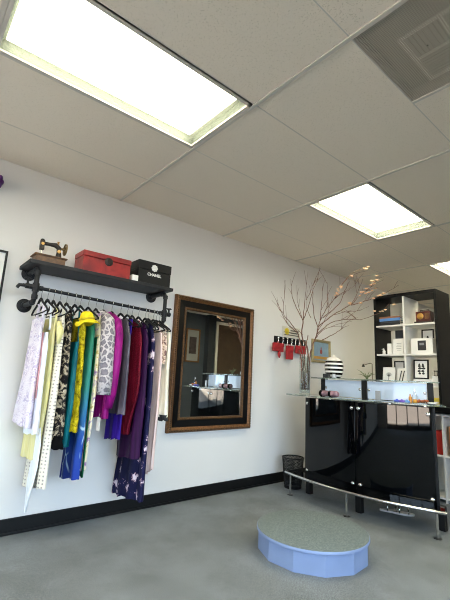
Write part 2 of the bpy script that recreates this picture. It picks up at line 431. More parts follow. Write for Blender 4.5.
# ------------------------------------------------------------------ pipe clothes rack with shelf
RX0, RX1, RY = .685, 1.735, -.262
ZR0, ZR1 = 1.680, 1.640
def zr(x): return ZR0+(ZR1-ZR0)*(x-RX0)/(RX1-RX0)
ZS = 1.869
rack = thing('clothes_rack', 'black pipe clothes rail with a dark shelf board mounted on the white wall', 'clothes rack', (1.21, 0, 1.56))
b = BM(); box(b, .615, 1.785, -.302, -.004, ZS-.028, ZS); obj('shelf_board', b, mat('charcoal_shelf', '#232427', .55, 0, .25, noise=.12, nscale=9), rack, bevel=.003)
ZP = ZS-.048
for x, zl in ((RX0, 1.578), (RX1, 1.555)):
    b = BM()
    tube(b, [(x, -.012, ZP), (x, RY+.05, ZP), (x, RY+.02, ZP-.004), (x, RY, ZP-.03), (x, RY, zl+.03), (x, RY+.02, zl+.004), (x, RY+.05, zl), (x, -.012, zl)], .0165, 14)
    for p0, p1 in (((x, RY, ZP-.02), (x, RY, ZP-.05)), ((x, RY, zl+.02), (x, RY, zl+.05)), ((x, RY+.04, zl), (x, RY+.07, zl)), ((x, RY+.04, ZP), (x, RY+.07, ZP))): cyl(b, p0, p1, .021)
    cyl(b, (x, RY, zr(x)-.03), (x, RY, zr(x)+.03), .023)
    pb = obj('pipe_bracket', b, black_metal, rack, smooth=True)
    for z in (ZP, zl):
        b = BM(); M = Matrix.Rotation(PI/2, 3, 'X'); lathe(b, [(.052, 0), (.052, .006), (.048, .009), (.026, .011), (.024, .028), (.018, .03)], (x, -.0005, z), 28, M)
        obj('flange', b, black_metal, pb, smooth=True)
b = BM(); cyl(b, (RX0-.085, RY, zr(RX0-.085)), (RX1+.05, RY, zr(RX1+.05)), .0125, n=16)
for x in (RX0-.03, RX0+.035, RX1-.035, RX1+.03): cyl(b, (x-.012, RY, zr(x)), (x+.012, RY, zr(x)), .018, n=16)
obj('hanging_rod', b, black_metal, rack, smooth=True)
for x, s in ((RX0-.055, -1), (RX1+.045, 1)):
    b = BM(); z = zr(x)
    cyl(b, (x, RY, z), (x, RY, z+.045), .008, n=12); cyl(b, (x-.024, RY, z+.05), (x+.024, RY, z+.05), .006, n=10); cyl(b, (x, RY-.02, z+.05), (x, RY+.02, z+.05), .006, n=10)
    cyl(b, (x-.012, RY, z), (x+.012, RY, z), .019, n=14)
    if s < 0: tube(b, [(x-.02, RY, z), (x-.05, RY, z-.002), (x-.062, RY, z-.022)], .012, 10)
    obj('valve_handle', b, black_metal, rack, smooth=True)

# ---- objects on the shelf
# sewing machine
p0 = at(31, 261, 'y', -.21); mxl, mxr = .668, .872
sm = thing('sewing_machine', 'small antique black sewing machine on a wooden base, left end of the shelf', 'sewing machine', ((mxl+mxr)/2, -.16, ZS))
b = BM(); box(b, mxl, mxr, -.225, -.095, ZS+.001, ZS+.062); box(b, mxl-.012, mxr+.012, -.235, -.085, ZS+.062, ZS+.072); obj('base', b, wood_brown, sm, bevel=.003)
iron = mat('japanned_iron', '#2b2522', .35, .5); yb = -.16; zb = ZS+.072
b = BM(); xr = .835; xl = .712
box(b, mxl+.03, xr+.03, yb-.03, yb+.03, zb, zb+.008)
tube(b, [(xr, yb, zb+.005), (xr, yb, zb+.05), (xr-.004, yb, zb+.085), (xr-.03, yb, zb+.103), (xr-.075, yb, zb+.1), (xl, yb, zb+.098)], [.024, .017, .018, .019, .0135, .016], 14)
obj('arm', b, iron, sm, smooth=True)
b = BM(); box(b, xl-.017, xl+.014, yb-.018, yb+.018, zb+.045, zb+.12); ball(b, (xl-.002, yb, zb+.12), (.015, .016, .012)); obj('head', b, iron, sm, bevel=.005)
b = BM(); cyl(b, (xl-.002, yb, zb+.045), (xl-.002, yb, zb+.012), .0028, n=8); box(b, xl-.009, xl+.005, yb-.006, yb+.006, zb+.01, zb+.013); obj('needle_bar', b, chrome, sm)
b = BM(); cyl(b, (xl-.002, yb-.018, zb+.09), (xl-.002, yb-.022, zb+.09), .011, n=18); gm_ = mat('gilt', '#b8945a', .35, .8); obj('gilt_plate', b, gm_, sm); b = BM(); cyl(b, (xr-.005, yb-.02, zb+.055), (xr-.005, yb-.024, zb+.055), .013, n=18); obj('gilt_plate', b, gm_, sm)
b = BM(); M = Matrix.Rotation(PI/2, 3, 'Y'); lathe(b, [(.040, -.006), (.046, -.004), (.046, .004), (.040, .006), (.036, .002), (.036, -.002)], (xr+.043, yb, zb+.085), 28, M, False, False)
bmesh.ops.remove_doubles(b, verts=b.verts, dist=1e-6)
for i in range(5):
    a = i*2*PI/5; cyl(b, (xr+.043, yb, zb+.085), (xr+.043, yb+.04*math.cos(a), zb+.085+.04*math.sin(a)), .004, n=8)
cyl(b, (xr+.01, yb, zb+.085), (xr+.05, yb, zb+.085), .009, n=12); obj('hand_wheel', b, mat('brass_worn', '#8a7148', .35, .8), sm, smooth=True)
b = BM(); cyl(b, (xr-.012, yb, zb+.1), (xr-.012, yb, zb+.135), .003, n=8); lathe(b, [(.011, 0), (.007, .003), (.007, .018), (.011, .021)], (xr-.012, yb, zb+.112), 16); obj('thread_spool', b, mat('spool_wood', '#b48a4e', .6), sm, smooth=True)

# red chest
yf = -.275
A = at(82, 270, 'y', yf); B_ = at(129.5, 280, 'y', yf); cx0, cx1 = A.x, B_.x; ch = .165
yk = -.085
k = N('red_lacquer'); v = k.coord(); f = k.noise(v, 9, 5, .6, .6); k.color(k.ramp(f, [(.25, '#5e1212'), (.55, '#8e1d1a'), (.8, '#a52a22')])); k.b.inputs['Roughness'].default_value = .4; k.bump(k.noise(v, 60, 3), .15)
red_lac = k.m
chest = thing('chest', 'red lacquered wooden chest with a round dark clasp on the wall shelf', 'chest', ((cx0+cx1)/2, -.18, ZS))
b = BM(); box(b, cx0, cx1, yf, yk, ZS+.001, ZS+.118); obj('chest_body', b, red_lac, chest, bevel=.004)
b = BM(); box(b, cx0-.003, cx1+.003, yf-.003, yk+.003, ZS+.121, ZS+ch); obj('lid', b, red_lac, chest, bevel=.005)
c = Vector(((cx0+cx1)/2+.005, yf-.003, ZS+.108)); b = BM(); M = Matrix.Rotation(PI/2, 3, 'X'); lathe(b, [(.034, 0), (.034, .004), (.028, .007), (.008, .008)], c, 32, M); box(b, c.x-.006, c.x+.006, c.y-.012, c.y-.004, c.z-.02, c.z+.008); obj('clasp', b, mat('dark_bronze', '#2e2723', .45, .6), chest, smooth=True)
# small white box
A = at(131.8, 281, 'y', -.27); B_ = at(138, 282, 'y', -.27)
b = BM(); box(b, A.x, B_.x, -.27, -.22, ZS+.001, ZS+.056); tag(obj('trinket_box', b, white_card, bevel=.004), 'small plain white box between the red chest and the black box on the shelf', 'box')
# black box with lettering
yf = -.255; A = at(137.3, 284, 'y', yf); B_ = at(170.4, 288.5, 'y', yf); bx0, bx1 = A.x, min(B_.x, 1.775); bh = .205
bb = thing('gift_box', 'square black box with a white flower and white lettering, right end of the shelf', 'box', ((bx0+bx1)/2, -.17, ZS))
b = BM(); box(b, bx0, bx1, yf, -.09, ZS+.001, ZS+bh*.62); obj('box_base', b, black_matte, bb, bevel=.003)
b = BM(); box(b, bx0-.003, bx1+.003, yf-.003, -.087, ZS+bh*.62, ZS+bh); obj('lid', b, black_matte, bb, bevel=.003)
b = BM(); fx, fz = bx0+(bx1-bx0)*.47, ZS+bh*.74; fy = yf-.004
for ring, (nn, rr, pr) in enumerate(((8, .021, .011), (6, .012, .009), (1, 0, .008))):
    for i in range(nn):
        a = i*2*PI/nn+ring*.3; ball(b, (fx+rr*math.cos(a), fy-.003*ring, fz+rr*math.sin(a)), (pr, .004, pr), sub=2)
obj('camellia', b, white_card, bb, smooth='all')
def text_mesh(s, size, name, m, parent, loc, rot, ext=.0006, bold=0):
    cu = bpy.data.curves.new(name, 'FONT'); cu.body = s; cu.size = size; cu.extrude = ext; cu.align_x = 'CENTER'; cu.align_y = 'CENTER'; cu.offset = bold
    o = bpy.data.objects.new(name+'_tmp', cu); COL.objects.link(o)
    dg = bpy.context.evaluated_depsgraph_get(); me = bpy.data.meshes.new_from_object(o.evaluated_get(dg)); bpy.data.objects.remove(o); bpy.data.curves.remove(cu)
    me.transform(Matrix.Translation(loc) @ Matrix(rot).to_4x4() if not isinstance(rot, Matrix) else Matrix.Translation(loc) @ rot.to_4x4())
    q = bpy.data.objects.new(name, me); COL.objects.link(q); me.materials.append(m); q.parent = parent
    w = Vector(); z = parent
    while z: w += z.location; z = z.parent
    me.transform(Matrix.Translation(-w)); return q
RXM = Matrix.Rotation(PI/2, 3, 'X')
text_mesh('CHANEL', .035, 'lettering', white_card, bb, Vector((fx+.002, yf-.0045, ZS+bh*.44)), RXM, bold=.0012)

# ------------------------------------------------------------------ hangers
hook_px = [42.4, 48.7, 54.7, 61, 67.5, 75.7, 81.3, 89, 96.7, 104, 112.5, 121.3, 128, 132.7, 139, 145.7, 148.7, 153.7, 156.7, 160]
HX = [at(u, 288+(u-36)*27/127, 'y', RY).x for u in hook_px]
hl = ['leftmost on the rail, holding the lavender lace dress', 'holding the white dress with a pink edge', 'holding the pale yellow sheer dress', 'holding the cream eyelet dress', 'holding the snake print dress', 'holding the teal top', 'holding the yellow ruffled dress', 'holding the green and blue dress', 'holding the cream floral scarf', 'holding the grey damask coat', 'holding the magenta jacket', 'holding the grey metallic dress', 'holding the violet blouse', 'holding the dark red dress', 'holding the plain purple dress', 'holding the long navy floral dress', 'bare, just right of the navy floral dress', 'holding the blush pink dress', 'holding the speckled shawl', 'rightmost on the rail, holding the cream dress']
hg = thing('clothes_hanger', 'black velvet hanger '+hl[0], 'hanger', (0, 0, 0), group='hangers on the clothes rail')
b = BM(); pts = []
for i in range(11):
    a = R(-20+i*22); pts.append((0, .0155*math.cos(a), .0155*math.sin(a)))
pts = [(0, .0155*math.cos(R(a)), .0155*math.sin(R(a))) for a in range(-30, 181, 21)] + [(0, -.0155, -.012), (0, -.008, -.026), (0, 0, -.036), (0, 0, -.078)]
tube(b, pts, .0017, 8); obj('hook', b, chrome, hg, local=True, smooth=True)
b = BM()
for s in (-1, 1):
    tube(b, [(0, 0, -.072), (0, s*.02, -.08), (0, s*.06, -.102), (0, s*.12, -.128), (0, s*.17, -.149), (0, s*.2, -.168), (0, s*.196, -.178)], [.009, .009, .0075, .007, .0065, .006, .004], 10)
obj('shoulder', b, black_velvet, hg, local=True, smooth=True)
b = BM(); tube(b, [(0, -.196, -.172), (0, -.1, -.178), (0, .1, -.178), (0, .196, -.172)], .0045, 8); obj('trouser_bar', b, black_velvet, hg, local=True, smooth=True)
for i, x in enumerate(HX):
    loc = (x, RY, zr(x)+.0005); rz = random.uniform(-.07, .07)
    if i == 0: hg.location = loc; hg.rotation_euler = (0, 0, rz)
    else: dup(hg, loc, rz, 'black velvet hanger '+hl[i])

# ------------------------------------------------------------------ garment fabrics
def fabric(name, rough=.75, sheen=.2, spec=.15):
    k = N(name); k.b.inputs['Roughness'].default_value = rough; k.b.inputs['Specular IOR Level'].default_value = spec; k.b.inputs['Sheen Weight'].default_value = 0; return k
def plain(name, a, b_, rough=.75, sheen=.1, metal=0, stretch=(3, 30, 1.5)):
    k = fabric(name, rough, sheen); v = k.coord(stretch); f = k.noise(v, 2.2, 3); k.color(k.ramp(f, [(.3, a), (.7, b_)])); k.b.inputs['Metallic'].default_value = metal; return k
def sheerify(k, amt):
    tr = k.n('ShaderNodeBsdfTransparent'); ms = k.n('ShaderNodeMixShader'); ms.inputs[0].default_value = amt
    k.l(k.b.outputs[0], ms.inputs[1]); k.l(tr.outputs[0], ms.inputs[2]); k.l(ms.outputs[0], k.out.inputs['Surface']); return k
F = {}
k = fabric('lavender_lace'); v = k.coord(); d = k.voro(v, 45); d2 = k.voro(v, 130); n_ = k.noise(v, 14, 3)
c = k.ramp(d, [(.0, '#c3a0b2'), (.25, '#cdc1d8'), (.42, '#eee8ee'), (.7, '#c0b4d0')]); c = k.mix(k.ramp(n_, [(.4, '#000000'), (.62, '#ffffff')]), c, '#e6dfe8'); k.color(c); k.bump(d2, .6, .004); F['lace'] = k.m
F['white'] = plain('bluish_white_cloth', '#dfe6f2', '#f4f6fb', .6).m
F['pink'] = plain('dusty_pink_cloth', '#b5838c', '#cf9fa3').m
F['yellow_sheer'] = sheerify(plain('pale_yellow_voile', '#e2d98f', '#f0eab4'), .12).m
k = fabric('eyelet_cotton'); v = k.coord((0, 1, 1)); d = k.voro(v, 44, rnd=.2); k.color(k.ramp(d, [(.0, '#8a8380'), (.2, '#a59e99'), (.3, '#dfd9c9'), (1, '#e8e3d5')])); F['eyelet'] = k.m
k = fabric('snake_print'); v = k.coord(); n_ = k.noise(v, 22, 5, .65, 1.2); n2 = k.noise(v, 6, 2); c = k.ramp(n_, [(.40, '#0c0c0f'), (.51, '#1d1b1d'), (.555, '#968c78'), (.72, '#c4bba6')]); k.color(c); F['snake'] = k.m
F['teal'] = plain('teal_silk', '#04414a', '#0b6a74', .45).m
k = plain('yellow_crinkle', '#a89a08', '#dccb1c', .6); v = k.coord(); n_ = k.noise(v, 28, 4, .7, .8)
c = k.ramp(n_, [(.30, '#4a3b06'), (.42, '#968509'), (.55, '#c4b216'), (.8, '#e0d348')]); k.color(c); k.bump(n_, .8, .01); F['yellow'] = k.m
F['hat'] = plain('yellow_felt', '#c9b418', '#e3d12e', .8, stretch=(8, 8, 8)).m
k = fabric('green_blue_print', .5); v = k.coord(); sx = k.n('ShaderNodeSeparateXYZ'); k.l(v, sx.inputs[0])
mr = k.n('ShaderNodeMapRange'); mr.inputs['From Min'].default_value = -1.25; mr.inputs['From Max'].default_value = -.15; k.l(sx.outputs['Z'], mr.inputs[0])
base = k.ramp(mr.outputs[0], [(.0, '#1f338f'), (.3, '#22489a'), (.48, '#2f6f96'), (.62, '#2f7d76'), (1, '#2c7a58')])
d = k.voro(k.coord((14, 14, 6), (.6, .2, 0)), 1, 'DISTANCE_TO_EDGE'); n_ = k.noise(v, 5, 2); band = k.ramp(mr.outputs[0], [(.0, '#ffffff'), (.5, '#ffffff'), (.62, '#000000')])
ln = k.ramp(d, [(.0, '#ffffff'), (.025, '#ffffff'), (.06, '#000000')]); gate = k.ramp(n_, [(.48, '#000000'), (.56, '#ffffff')])
m1 = k.n('ShaderNodeMix', data_type='RGBA', blend_type='MULTIPLY'); m1.inputs[0].default_value = 1; k.l(ln, m1.inputs[6]); k.l(gate, m1.inputs[7])
m2 = k.n('ShaderNodeMix', data_type='RGBA', blend_type='MULTIPLY'); m2.inputs[0].default_value = 1; k.l(m1.outputs[2], m2.inputs[6]); k.l(band, m2.inputs[7])
k.color(k.mix(m2.outputs[2], base, '#a9c6df')); F['greenblue'] = k.m
F['darkgreen'] = plain('dark_green_cloth', '#0e4a2c', '#1a6a44').m
k = fabric('cream_floral'); v = k.coord(); n_ = k.noise(v, 16, 3, .6, .5); c = k.ramp(n_, [(.3, '#7b5c8f'), (.4, '#b59ab8'), (.47, '#e9dfc0'), (.58, '#eee4c2'), (.66, '#c9b15c'), (.75, '#7f8cae')]); k.color(c); F['floral'] = k.m
k = fabric('grey_damask'); v = k.coord(); d = k.voro(v, 24, 'SMOOTH_F1'); dn = k.n('ShaderNodeTexNoise'); dn.inputs['Scale'].default_value = 30; k.l(v, dn.inputs['Vector']); va = k.n('ShaderNodeVectorMath', operation='MULTIPLY_ADD'); va.inputs[1].default_value = (.035, .035, .035); k.l(dn.outputs['Color'], va.inputs[0]); k.l(v, va.inputs[2]); e = k.voro(va.outputs[0], 23, 'DISTANCE_TO_EDGE'); n_ = k.noise(v, 40, 3)
c = k.ramp(e, [(.0, '#bdb8ba'), (.08, '#b5b0b3'), (.15, '#6a666f'), (.6, '#7b7781')]); c = k.mix(k.ramp(n_, [(.45, '#000000'), (.7, '#777777')]), c, '#b8b4b8'); k.color(c); k.bump(e, .4, .003); F['damask'] = k.m
F['magenta'] = plain('magenta_satin', '#6e0a5b', '#9c1a80', .4, .3).m
k = plain('grey_metallic', '#34323d', '#77727e', .42, .1, .25, (3, 90, 1)); F['metallic'] = k.m
F['violet'] = plain('violet_cloth', '#2a1580', '#42249c', .5).m
k = plain('dark_red_lace', '#4c0818', '#7d142c', .6); v = k.coord(); k.bump(k.voro(v, 70), .6, .005); F['red'] = k.m
F['purple'] = plain('deep_purple_jersey', '#220a2c', '#381342', .55).m
k = fabric('navy_floral', .6); v = k.coord((.6, 1, .9)); d = k.voro(v, 12.5, 'F1', .9); col_ = k.n('ShaderNodeTexVoronoi', feature='F1'); n_ = k.noise(k.coord(), 52, 3, .65)
ad = k.n('ShaderNodeMath', operation='MULTIPLY_ADD'); ad.inputs[1].default_value = .95; k.l(n_, ad.inputs[0]); k.l(d, ad.inputs[2])
c = k.ramp(ad.outputs[0], [(.0, '#e0d6dd'), (.68, '#d5c8d2'), (.76, '#a98898'), (.80, '#1d1d45'), (1, '#16163a')]); k.color(c); F['navy'] = k.m
F['blush'] = plain('blush_pink_crepe', '#dcc0bb', '#efd9d4', .6).m
F['cream'] = plain('cream_crepe', '#d9d3bd', '#efeadb', .65).m
k = fabric('speckled_shawl'); v = k.coord(); n_ = k.noise(v, 55, 3, .6); k.color(k.ramp(n_, [(.38, '#5a3d42'), (.46, '#b59a8a'), (.55, '#e7dcc9'), (.7, '#c98f8f')])); F['shawl'] = k.m
F['scarf'] = sheerify(plain('white_chiffon', '#e3e8ea', '#f6f8f8', .6), .03).m

# ------------------------------------------------------------------ garments
def smooth_interp(keys, t):
    for i in range(len(keys)-1):
        if t <= keys[i+1][0] or i == len(keys)-2:
            a, b_ = keys[i], keys[i+1]; f = max(0, min(1, (t-a[0])/(b_[0]-a[0]+1e-9))); f = f*f*(3-2*f)
            return [p+(q-p)*f for p, q in zip(a[1:], b_[1:])]
def drape(b, X, keys, hem, folds=4, amp=.012, seed=0, n=44, rows=44, ruffle=0, top=0, lean=0):
    """closed hanging cloth around the plane x=X; keys: (z, y_far, y_near, half_thickness); hem: (z_far, z_near)"""
    rnd = random.Random(seed); ph = rnd.uniform(0, 6.28); ph2 = rnd.uniform(0, 6.28)
    zt, zb = keys[0][0], min(hem); ks = [((zt-q[0])/(zt-keys[-1][0]),)+tuple(q[1:]) for q in keys]
    rings = []
    for i in range(rows+1):
        t = i/rows; yf, yn, hd = smooth_interp(ks, t); ring = []
        yc, hw = (yf+yn)/2, (yn-yf)/2
        for j in range(n):
            a = 2*PI*j/n; cs, sn = math.cos(a), math.sin(a)
            cs2 = math.copysign(abs(cs)**.8, cs); yy = yc+hw*cs2; s = (yy-yf)/(yn-yf+1e-9)
            zh = hem[0]+(hem[1]-hem[0])*s; z = zt+(zh-zt)*t
            fa = amp*(.12+.88*t**.9)
            x = X+lean*t+hd*math.copysign(abs(sn)**.75, sn)+fa*math.sin(folds*PI*s+ph+.6*math.sin(2.3*t+ph2))+.35*fa*math.sin(folds*2.3*PI*s+ph2+t*2)
            if ruffle:
                q = 1+ruffle*math.sin(t*rows*.9+2*math.sin(a*3+ph))*min(1, t*4); x = X+(x-X)*q; yy = yc+(yy-yc)*(1+ruffle*.25*math.sin(t*rows*.9+1.3+3*sn))
            if i == rows: z += .006*math.sin(folds*2*PI*s+ph)
            if i == 0: z += top*abs(cs)
            ring.append(V(b, (x, yy, z)))
        rings.append(ring)
    for p, q in zip(rings, rings[1:]):
        for j in range(n): b.faces.new((p[j], p[(j+1) % n], q[(j+1) % n], q[j]))
    return rings
GRP = 'garments on the clothes rail'
def dz(i): return HX[i], zr(HX[i])
def garment(name, label, cat, i, keys, hem, fab, dx=0, **kw):
    X, z0 = dz(i); X += dx
    t = thing(name, label, cat, (X, RY, z0-.08), group=GRP)
    b = BM(); drape(b, X, [(z0+q[0],)+tuple(q[1:]) for q in keys], hem, seed=i*3+1, **kw)
    return t, obj(kw.pop('part', 'body'), b, F[fab], t, smooth='all')
def strap(t, X, z0, y, fab, w=.012, zt=-.1, zb=-.26, name='strap'):
    b = BM(); M = Matrix.Identity(3)
    tube(b, [(X+.004, y*.55+RY*.45, z0+zt-.002), (X+.012, y*.6+RY*.4, z0+zt-.02), (X+.012, y, z0+zb), (X+.01, y, z0+zb-.03)], w*.5, 8)
    return obj(name, b, F[fab], t, smooth='all')
C0 = RY
def sleeve(t, X, z0, pts, rs, fab, cuff=None):
    b = BM(); tube(b, pts, rs, 18); o = obj('sleeve', b, F[fab], t, smooth='all'); return o

# 1 lavender lace dress
g, _ = garment('lace_dress', 'lavender and white lace dress, leftmost garment on the rail', 'dress', 0, [(-.215, -.12, -.36, .012), (-.35, -.13, -.37, .02), (-.55, -.12, -.38, .024), (-.95, .0-.015, -.40, .026)], (.765, .745), 'lace', folds=5, amp=.010)
X, z = dz(0); strap(g, X, z, -.34, 'lace', .018); strap(g, X, z, -.16, 'lace', .018)
# 2 white + pink long
g, _ = garment('slip_dress', 'bluish white dress with a dusty pink edge beside the lavender lace dress', 'dress', 1, [(-.31, -.24, -.38, .012), (-.42, -.15, -.41, .02), (-.96, -.136, -.452, .022)], (.69, .712), 'white', folds=3, amp=.009)
X, z = dz(1); strap(g, X, z, -.37, 'white', .014); strap(g, X, z, -.19, 'white', .014)
b = BM(); drape(b, X-.020, [(z-.31, -.20, -.355, .006), (z-.6, -.22, -.385, .007), (z-.8, -.3, -.40, .004)], (z-.78, z-.74), folds=2, amp=.006, seed=5); obj('pink_panel', b, F['pink'], g, smooth='all')
# 3 pale yellow
g, _ = garment('voile_dress', 'pale yellow sheer dress showing below the white dress', 'dress', 2, [(-.2, -.13, -.37, .012), (-.4, -.12, -.38, .02), (-.7, -.06, -.40, .022), (-1.15, -.012, -.345, .024)], (.52, .54), 'yellow_sheer', folds=4, amp=.010)
X, z = dz(2); strap(g, X, z, -.35, 'yellow_sheer', .016)
b = BM(); tube(b, [(X+.02, -.38, z-.23), (X+.025, -.42, z-.30), (X+.02, -.43, z-.38)], [.016, .024, .01], 12); obj('bow', b, F['yellow_sheer'], g, smooth='all')
# scarf
Xs = HX[2]-.004; pts_ = [(40, 398), (38, 440), (34, 462), (29, 486), (25, 512)]
b = BM(); ws = [.03, .06, .075, .06, .006]; rows_ = []
for (u, v_), w in zip(pts_, ws):
    p = at(u, v_, 'x', Xs); rows_.append((p, w))
ring = []
fine = []
for i in range(len(rows_)-1):
    for j in range(6):
        f = j/6; fine.append((rows_[i][0].lerp(rows_[i+1][0], f), rows_[i][1]+(rows_[i+1][1]-rows_[i][1])*f))
fine.append(rows_[-1])
for idx, (p, w) in enumerate(fine):
    ring.append([V(b, (p.x+.004*math.sin(a*2+idx*.2)+.006*math.sin(a), p.y+w*math.cos(a), p.z+.02*math.cos(a)*(w/.06))) for a in [2*PI*q/20 for q in range(20)]])
for p, q in zip(ring, ring[1:]):
    for j in range(20): b.faces.new((p[j], p[(j+1) % 20], q[(j+1) % 20], q[j]))
tag(obj('chiffon_scarf', b, F['scarf'], smooth='all'), 'sheer white scarf with a pointed end hanging lowest at the left', 'scarf', GRP)
# 4 eyelet dress
g, _ = garment('eyelet_dress', 'long cream eyelet dress covered in small dots, beside the snake print dress', 'dress', 3, [(-.19, -.15, -.39, .012), (-.36, -.14, -.42, .02), (-.7, -.08, -.44, .024), (-1.28, .0-.012, -.455, .026)], (.31, .385), 'eyelet', folds=5, amp=.013)
X, z = dz(3); strap(g, X, z, -.37, 'cream', .02); strap(g, X, z, -.2, 'cream', .02)
# 5 snake print
g, _ = garment('snake_print_dress', 'black and cream snake print dress with a black hem', 'dress', 4, [(-.16, -.16, -.40, .014), (-.3, -.13, -.42, .022), (-.6, -.12, -.44, .024), (-.98, -.15, -.47, .026)], (.675, .675), 'snake', folds=4, amp=.013)
X, z = dz(4); b = BM(); drape(b, X, [(.70, -.15, -.487, .024), (.62, -.2, -.50, .027)], (.625, .62), folds=4, amp=.012, seed=13, rows=6); obj('hem_band', b, F['purple'] if 0 else mat('black_hem', '#060607', .8, 0, .1), g, smooth='all')
strap(g, X, z, -.39, 'snake', .02)
# 6 teal
g, _ = garment('silk_top', 'teal silk top with thin straps beside the yellow ruffled dress', 'top', 5, [(-.35, -.2, -.42, .012), (-.46, -.15, -.45, .022), (-.75, -.14, -.475, .024), (-1.03, -.2, -.445, .03)], (.63, .62), 'teal', folds=3, amp=.012)
X, z = dz(5); strap(g, X, z, -.40, 'teal', .014, zb=-.37); strap(g, X, z, -.2, 'teal', .012)
# 7 yellow ruffled
g, _ = garment('ruffled_dress', 'mustard yellow crinkled dress hanging under the yellow hat', 'dress', 6, [(-.17, -.18, -.40, .02), (-.3, -.16, -.43, .024), (-.6, -.15, -.45, .026), (-.95, -.18, -.46, .026)], (.69, .72), 'yellow', dx=-.006, folds=5, amp=.013, ruffle=.16)
# 8 green-blue
g, _ = garment('printed_dress', 'long dress shading from green to blue with white leaf strokes', 'dress', 7, [(-.14, -.15, -.40, .016), (-.3, -.12, -.44, .024), (-.7, -.12, -.455, .026), (-1.24, -.12, -.455, .03)], (.36, .42), 'greenblue', folds=4, amp=.014)
X, z = dz(7)
b = BM(); drape(b, X+.036, [(z-.3, -.16, -.42, .008), (z-.8, -.14, -.43, .010), (.46, -.14, -.435, .011)], (.40, .42), folds=3, amp=.008, seed=31); obj('lining', b, F['darkgreen'], g, smooth='all')
# hat on hanger
hp = at(87, 319, 'y', -.475)
ht = thing('sun_hat', 'floppy yellow felt hat perched over the hangers', 'hat', hp, group=None)
M = Matrix.Rotation(R(-13), 3, FW) @ Matrix.Rotation(R(10), 3, RT) @ Matrix.Rotation(R(6), 3, 'Y')
b = BM(); n = 40; rings = []
for r_, zz in [(.003, .062), (.025, .06), (.045, .048), (.056, .02), (.06, -.005), (.066, -.014), (.088, -.026), (.104, -.040)]:
    rg = []
    for q in range(n):
        a = 2*PI*q/n; w = (.010*math.sin(3*a+.6)+.006*math.sin(5*a)) if r_ > .08 else 0
        rg.append(V(b, M @ (Vector((r_*.92*math.cos(a), r_*math.sin(a), zz+w))*.88)))
    rings.append(rg)
for p, q in zip(rings, rings[1:]):
    for j in range(n): b.faces.new((p[j], p[(j+1) % n], q[(j+1) % n], q[j]))
b.faces.new(rings[0])
o = obj('hat_body', b, F['hat'], ht, local=True, smooth='all'); s_ = o.modifiers.new('solid', 'SOLIDIFY'); s_.thickness = .003
b = BM(); lathe(b, [(.0555, -.005), (.0575, -.001), (.055, .008), (.053, .008)], (0, 0, 0), 40, M, False, False); obj('hat_band', b, mat('ochre_band', '#b09a10', .8), ht, local=True, smooth='all')
# 9 cream floral scarf/dress
g, _ = garment('floral_dress', 'narrow cream dress with lilac and yellow flowers beside the grey coat', 'dress', 8, [(-.12, -.16, -.40, .02), (-.28, -.14, -.44, .022), (-.7, -.2, -.455, .016), (-1.2, -.28, -.425, .015)], (.45, .46), 'floral', dx=-.008, folds=3, amp=.010)
# 10 damask coat
g, _ = garment('damask_coat', 'grey and white damask patterned coat in the middle of the rail', 'coat', 9, [(-.085, -.2, -.33, .035), (-.15, -.1, -.44, .05), (-.3, -.08, -.46, .045), (-.66, -.07, -.47, .045)], (.98, .98), 'damask', dx=-.035, folds=2, amp=.010)
X, z = dz(9); X -= .035
sleeve(g, X, z, [(X, -.40, z-.13), (X+.004, -.44, z-.17), (X+.008, -.465, z-.26), (X+.008, -.48, z-.42), (X+.008, -.50, z-.58), (X+.004, -.505, z-.695)], [.035, .05, .052, .05, .048, .047], 'damask')
b = BM(); tube(b, [(X-.01, -.2, z-.09), (X+.03, -.26, z-.082), (X-.005, -.33, z-.1)], [.012, .016, .012], 10); obj('collar', b, F['damask'], g, smooth='all')
# 11 magenta jacket
g, _ = garment('satin_jacket', 'bright magenta jacket with a white tag right of the grey coat', 'jacket', 10, [(-.085, -.2, -.34, .026), (-.16, -.1, -.45, .034), (-.35, -.08, -.47, .034), (-.85, -.08, -.46, .034)], (.79, .80), 'magenta', dx=-.045, folds=3, amp=.012)
X, z = dz(10); X -= .045
sleeve(g, X, z, [(X+.005, -.38, z-.12), (X+.016, -.45, z-.17), (X+.02, -.485, z-.27), (X+.018, -.50, z-.45), (X+.01, -.49, z-.68), (X+.0, -.47, z-.78)], [.026, .034, .034, .032, .032, .03], 'magenta')
p = at(98, 424, 'x', X-.05); b = BM(); box(b, p.x-.001, p.x+.001, p.y-.03, p.y+.03, p.z-.045, p.z+.045); tube(b, [(p.x, p.y, p.z+.044), (p.x+.006, p.y, p.z+.07)], .0008, 6); obj('price_tag', b, white_card, g)
# 12 grey metallic
g, _ = garment('metallic_dress', 'pewter grey metallic striped dress beside the dark red dress', 'dress', 11, [(-.12, -.15, -.40, .018), (-.3, -.1, -.46, .024), (-.6, -.1, -.48, .026), (-.83, -.1, -.485, .03)], (.82, .825), 'metallic', dx=.006, folds=5, amp=.012)
# 13 violet
g, _ = garment('violet_blouse', 'violet blue blouse peeking out below the grey metallic dress', 'blouse', 12, [(-.12, -.15, -.40, .012), (-.4, -.12, -.38, .012), (-1.0, -.14, -.36, .018)], (.615, .64), 'violet', folds=3, amp=.010, dx=-.02)
# 14 red
g, _ = garment('red_dress', 'dark red lace dress next to the plain purple dress', 'dress', 13, [(-.12, -.15, -.40, .014), (-.3, -.1, -.46, .02), (-.6, -.12, -.48, .022), (-.97, -.12, -.38, .02)], (.665, .67), 'red', folds=4, amp=.010)
# 15 purple
g, _ = garment('purple_dress', 'plain deep purple dress hanging over the long navy floral dress', 'dress', 14, [(-.13, -.15, -.40, .014), (-.3, -.11, -.46, .022), (-.7, -.1, -.48, .026), (-1.15, -.10, -.46, .032)], (.472, .51), 'purple', folds=4, amp=.013)
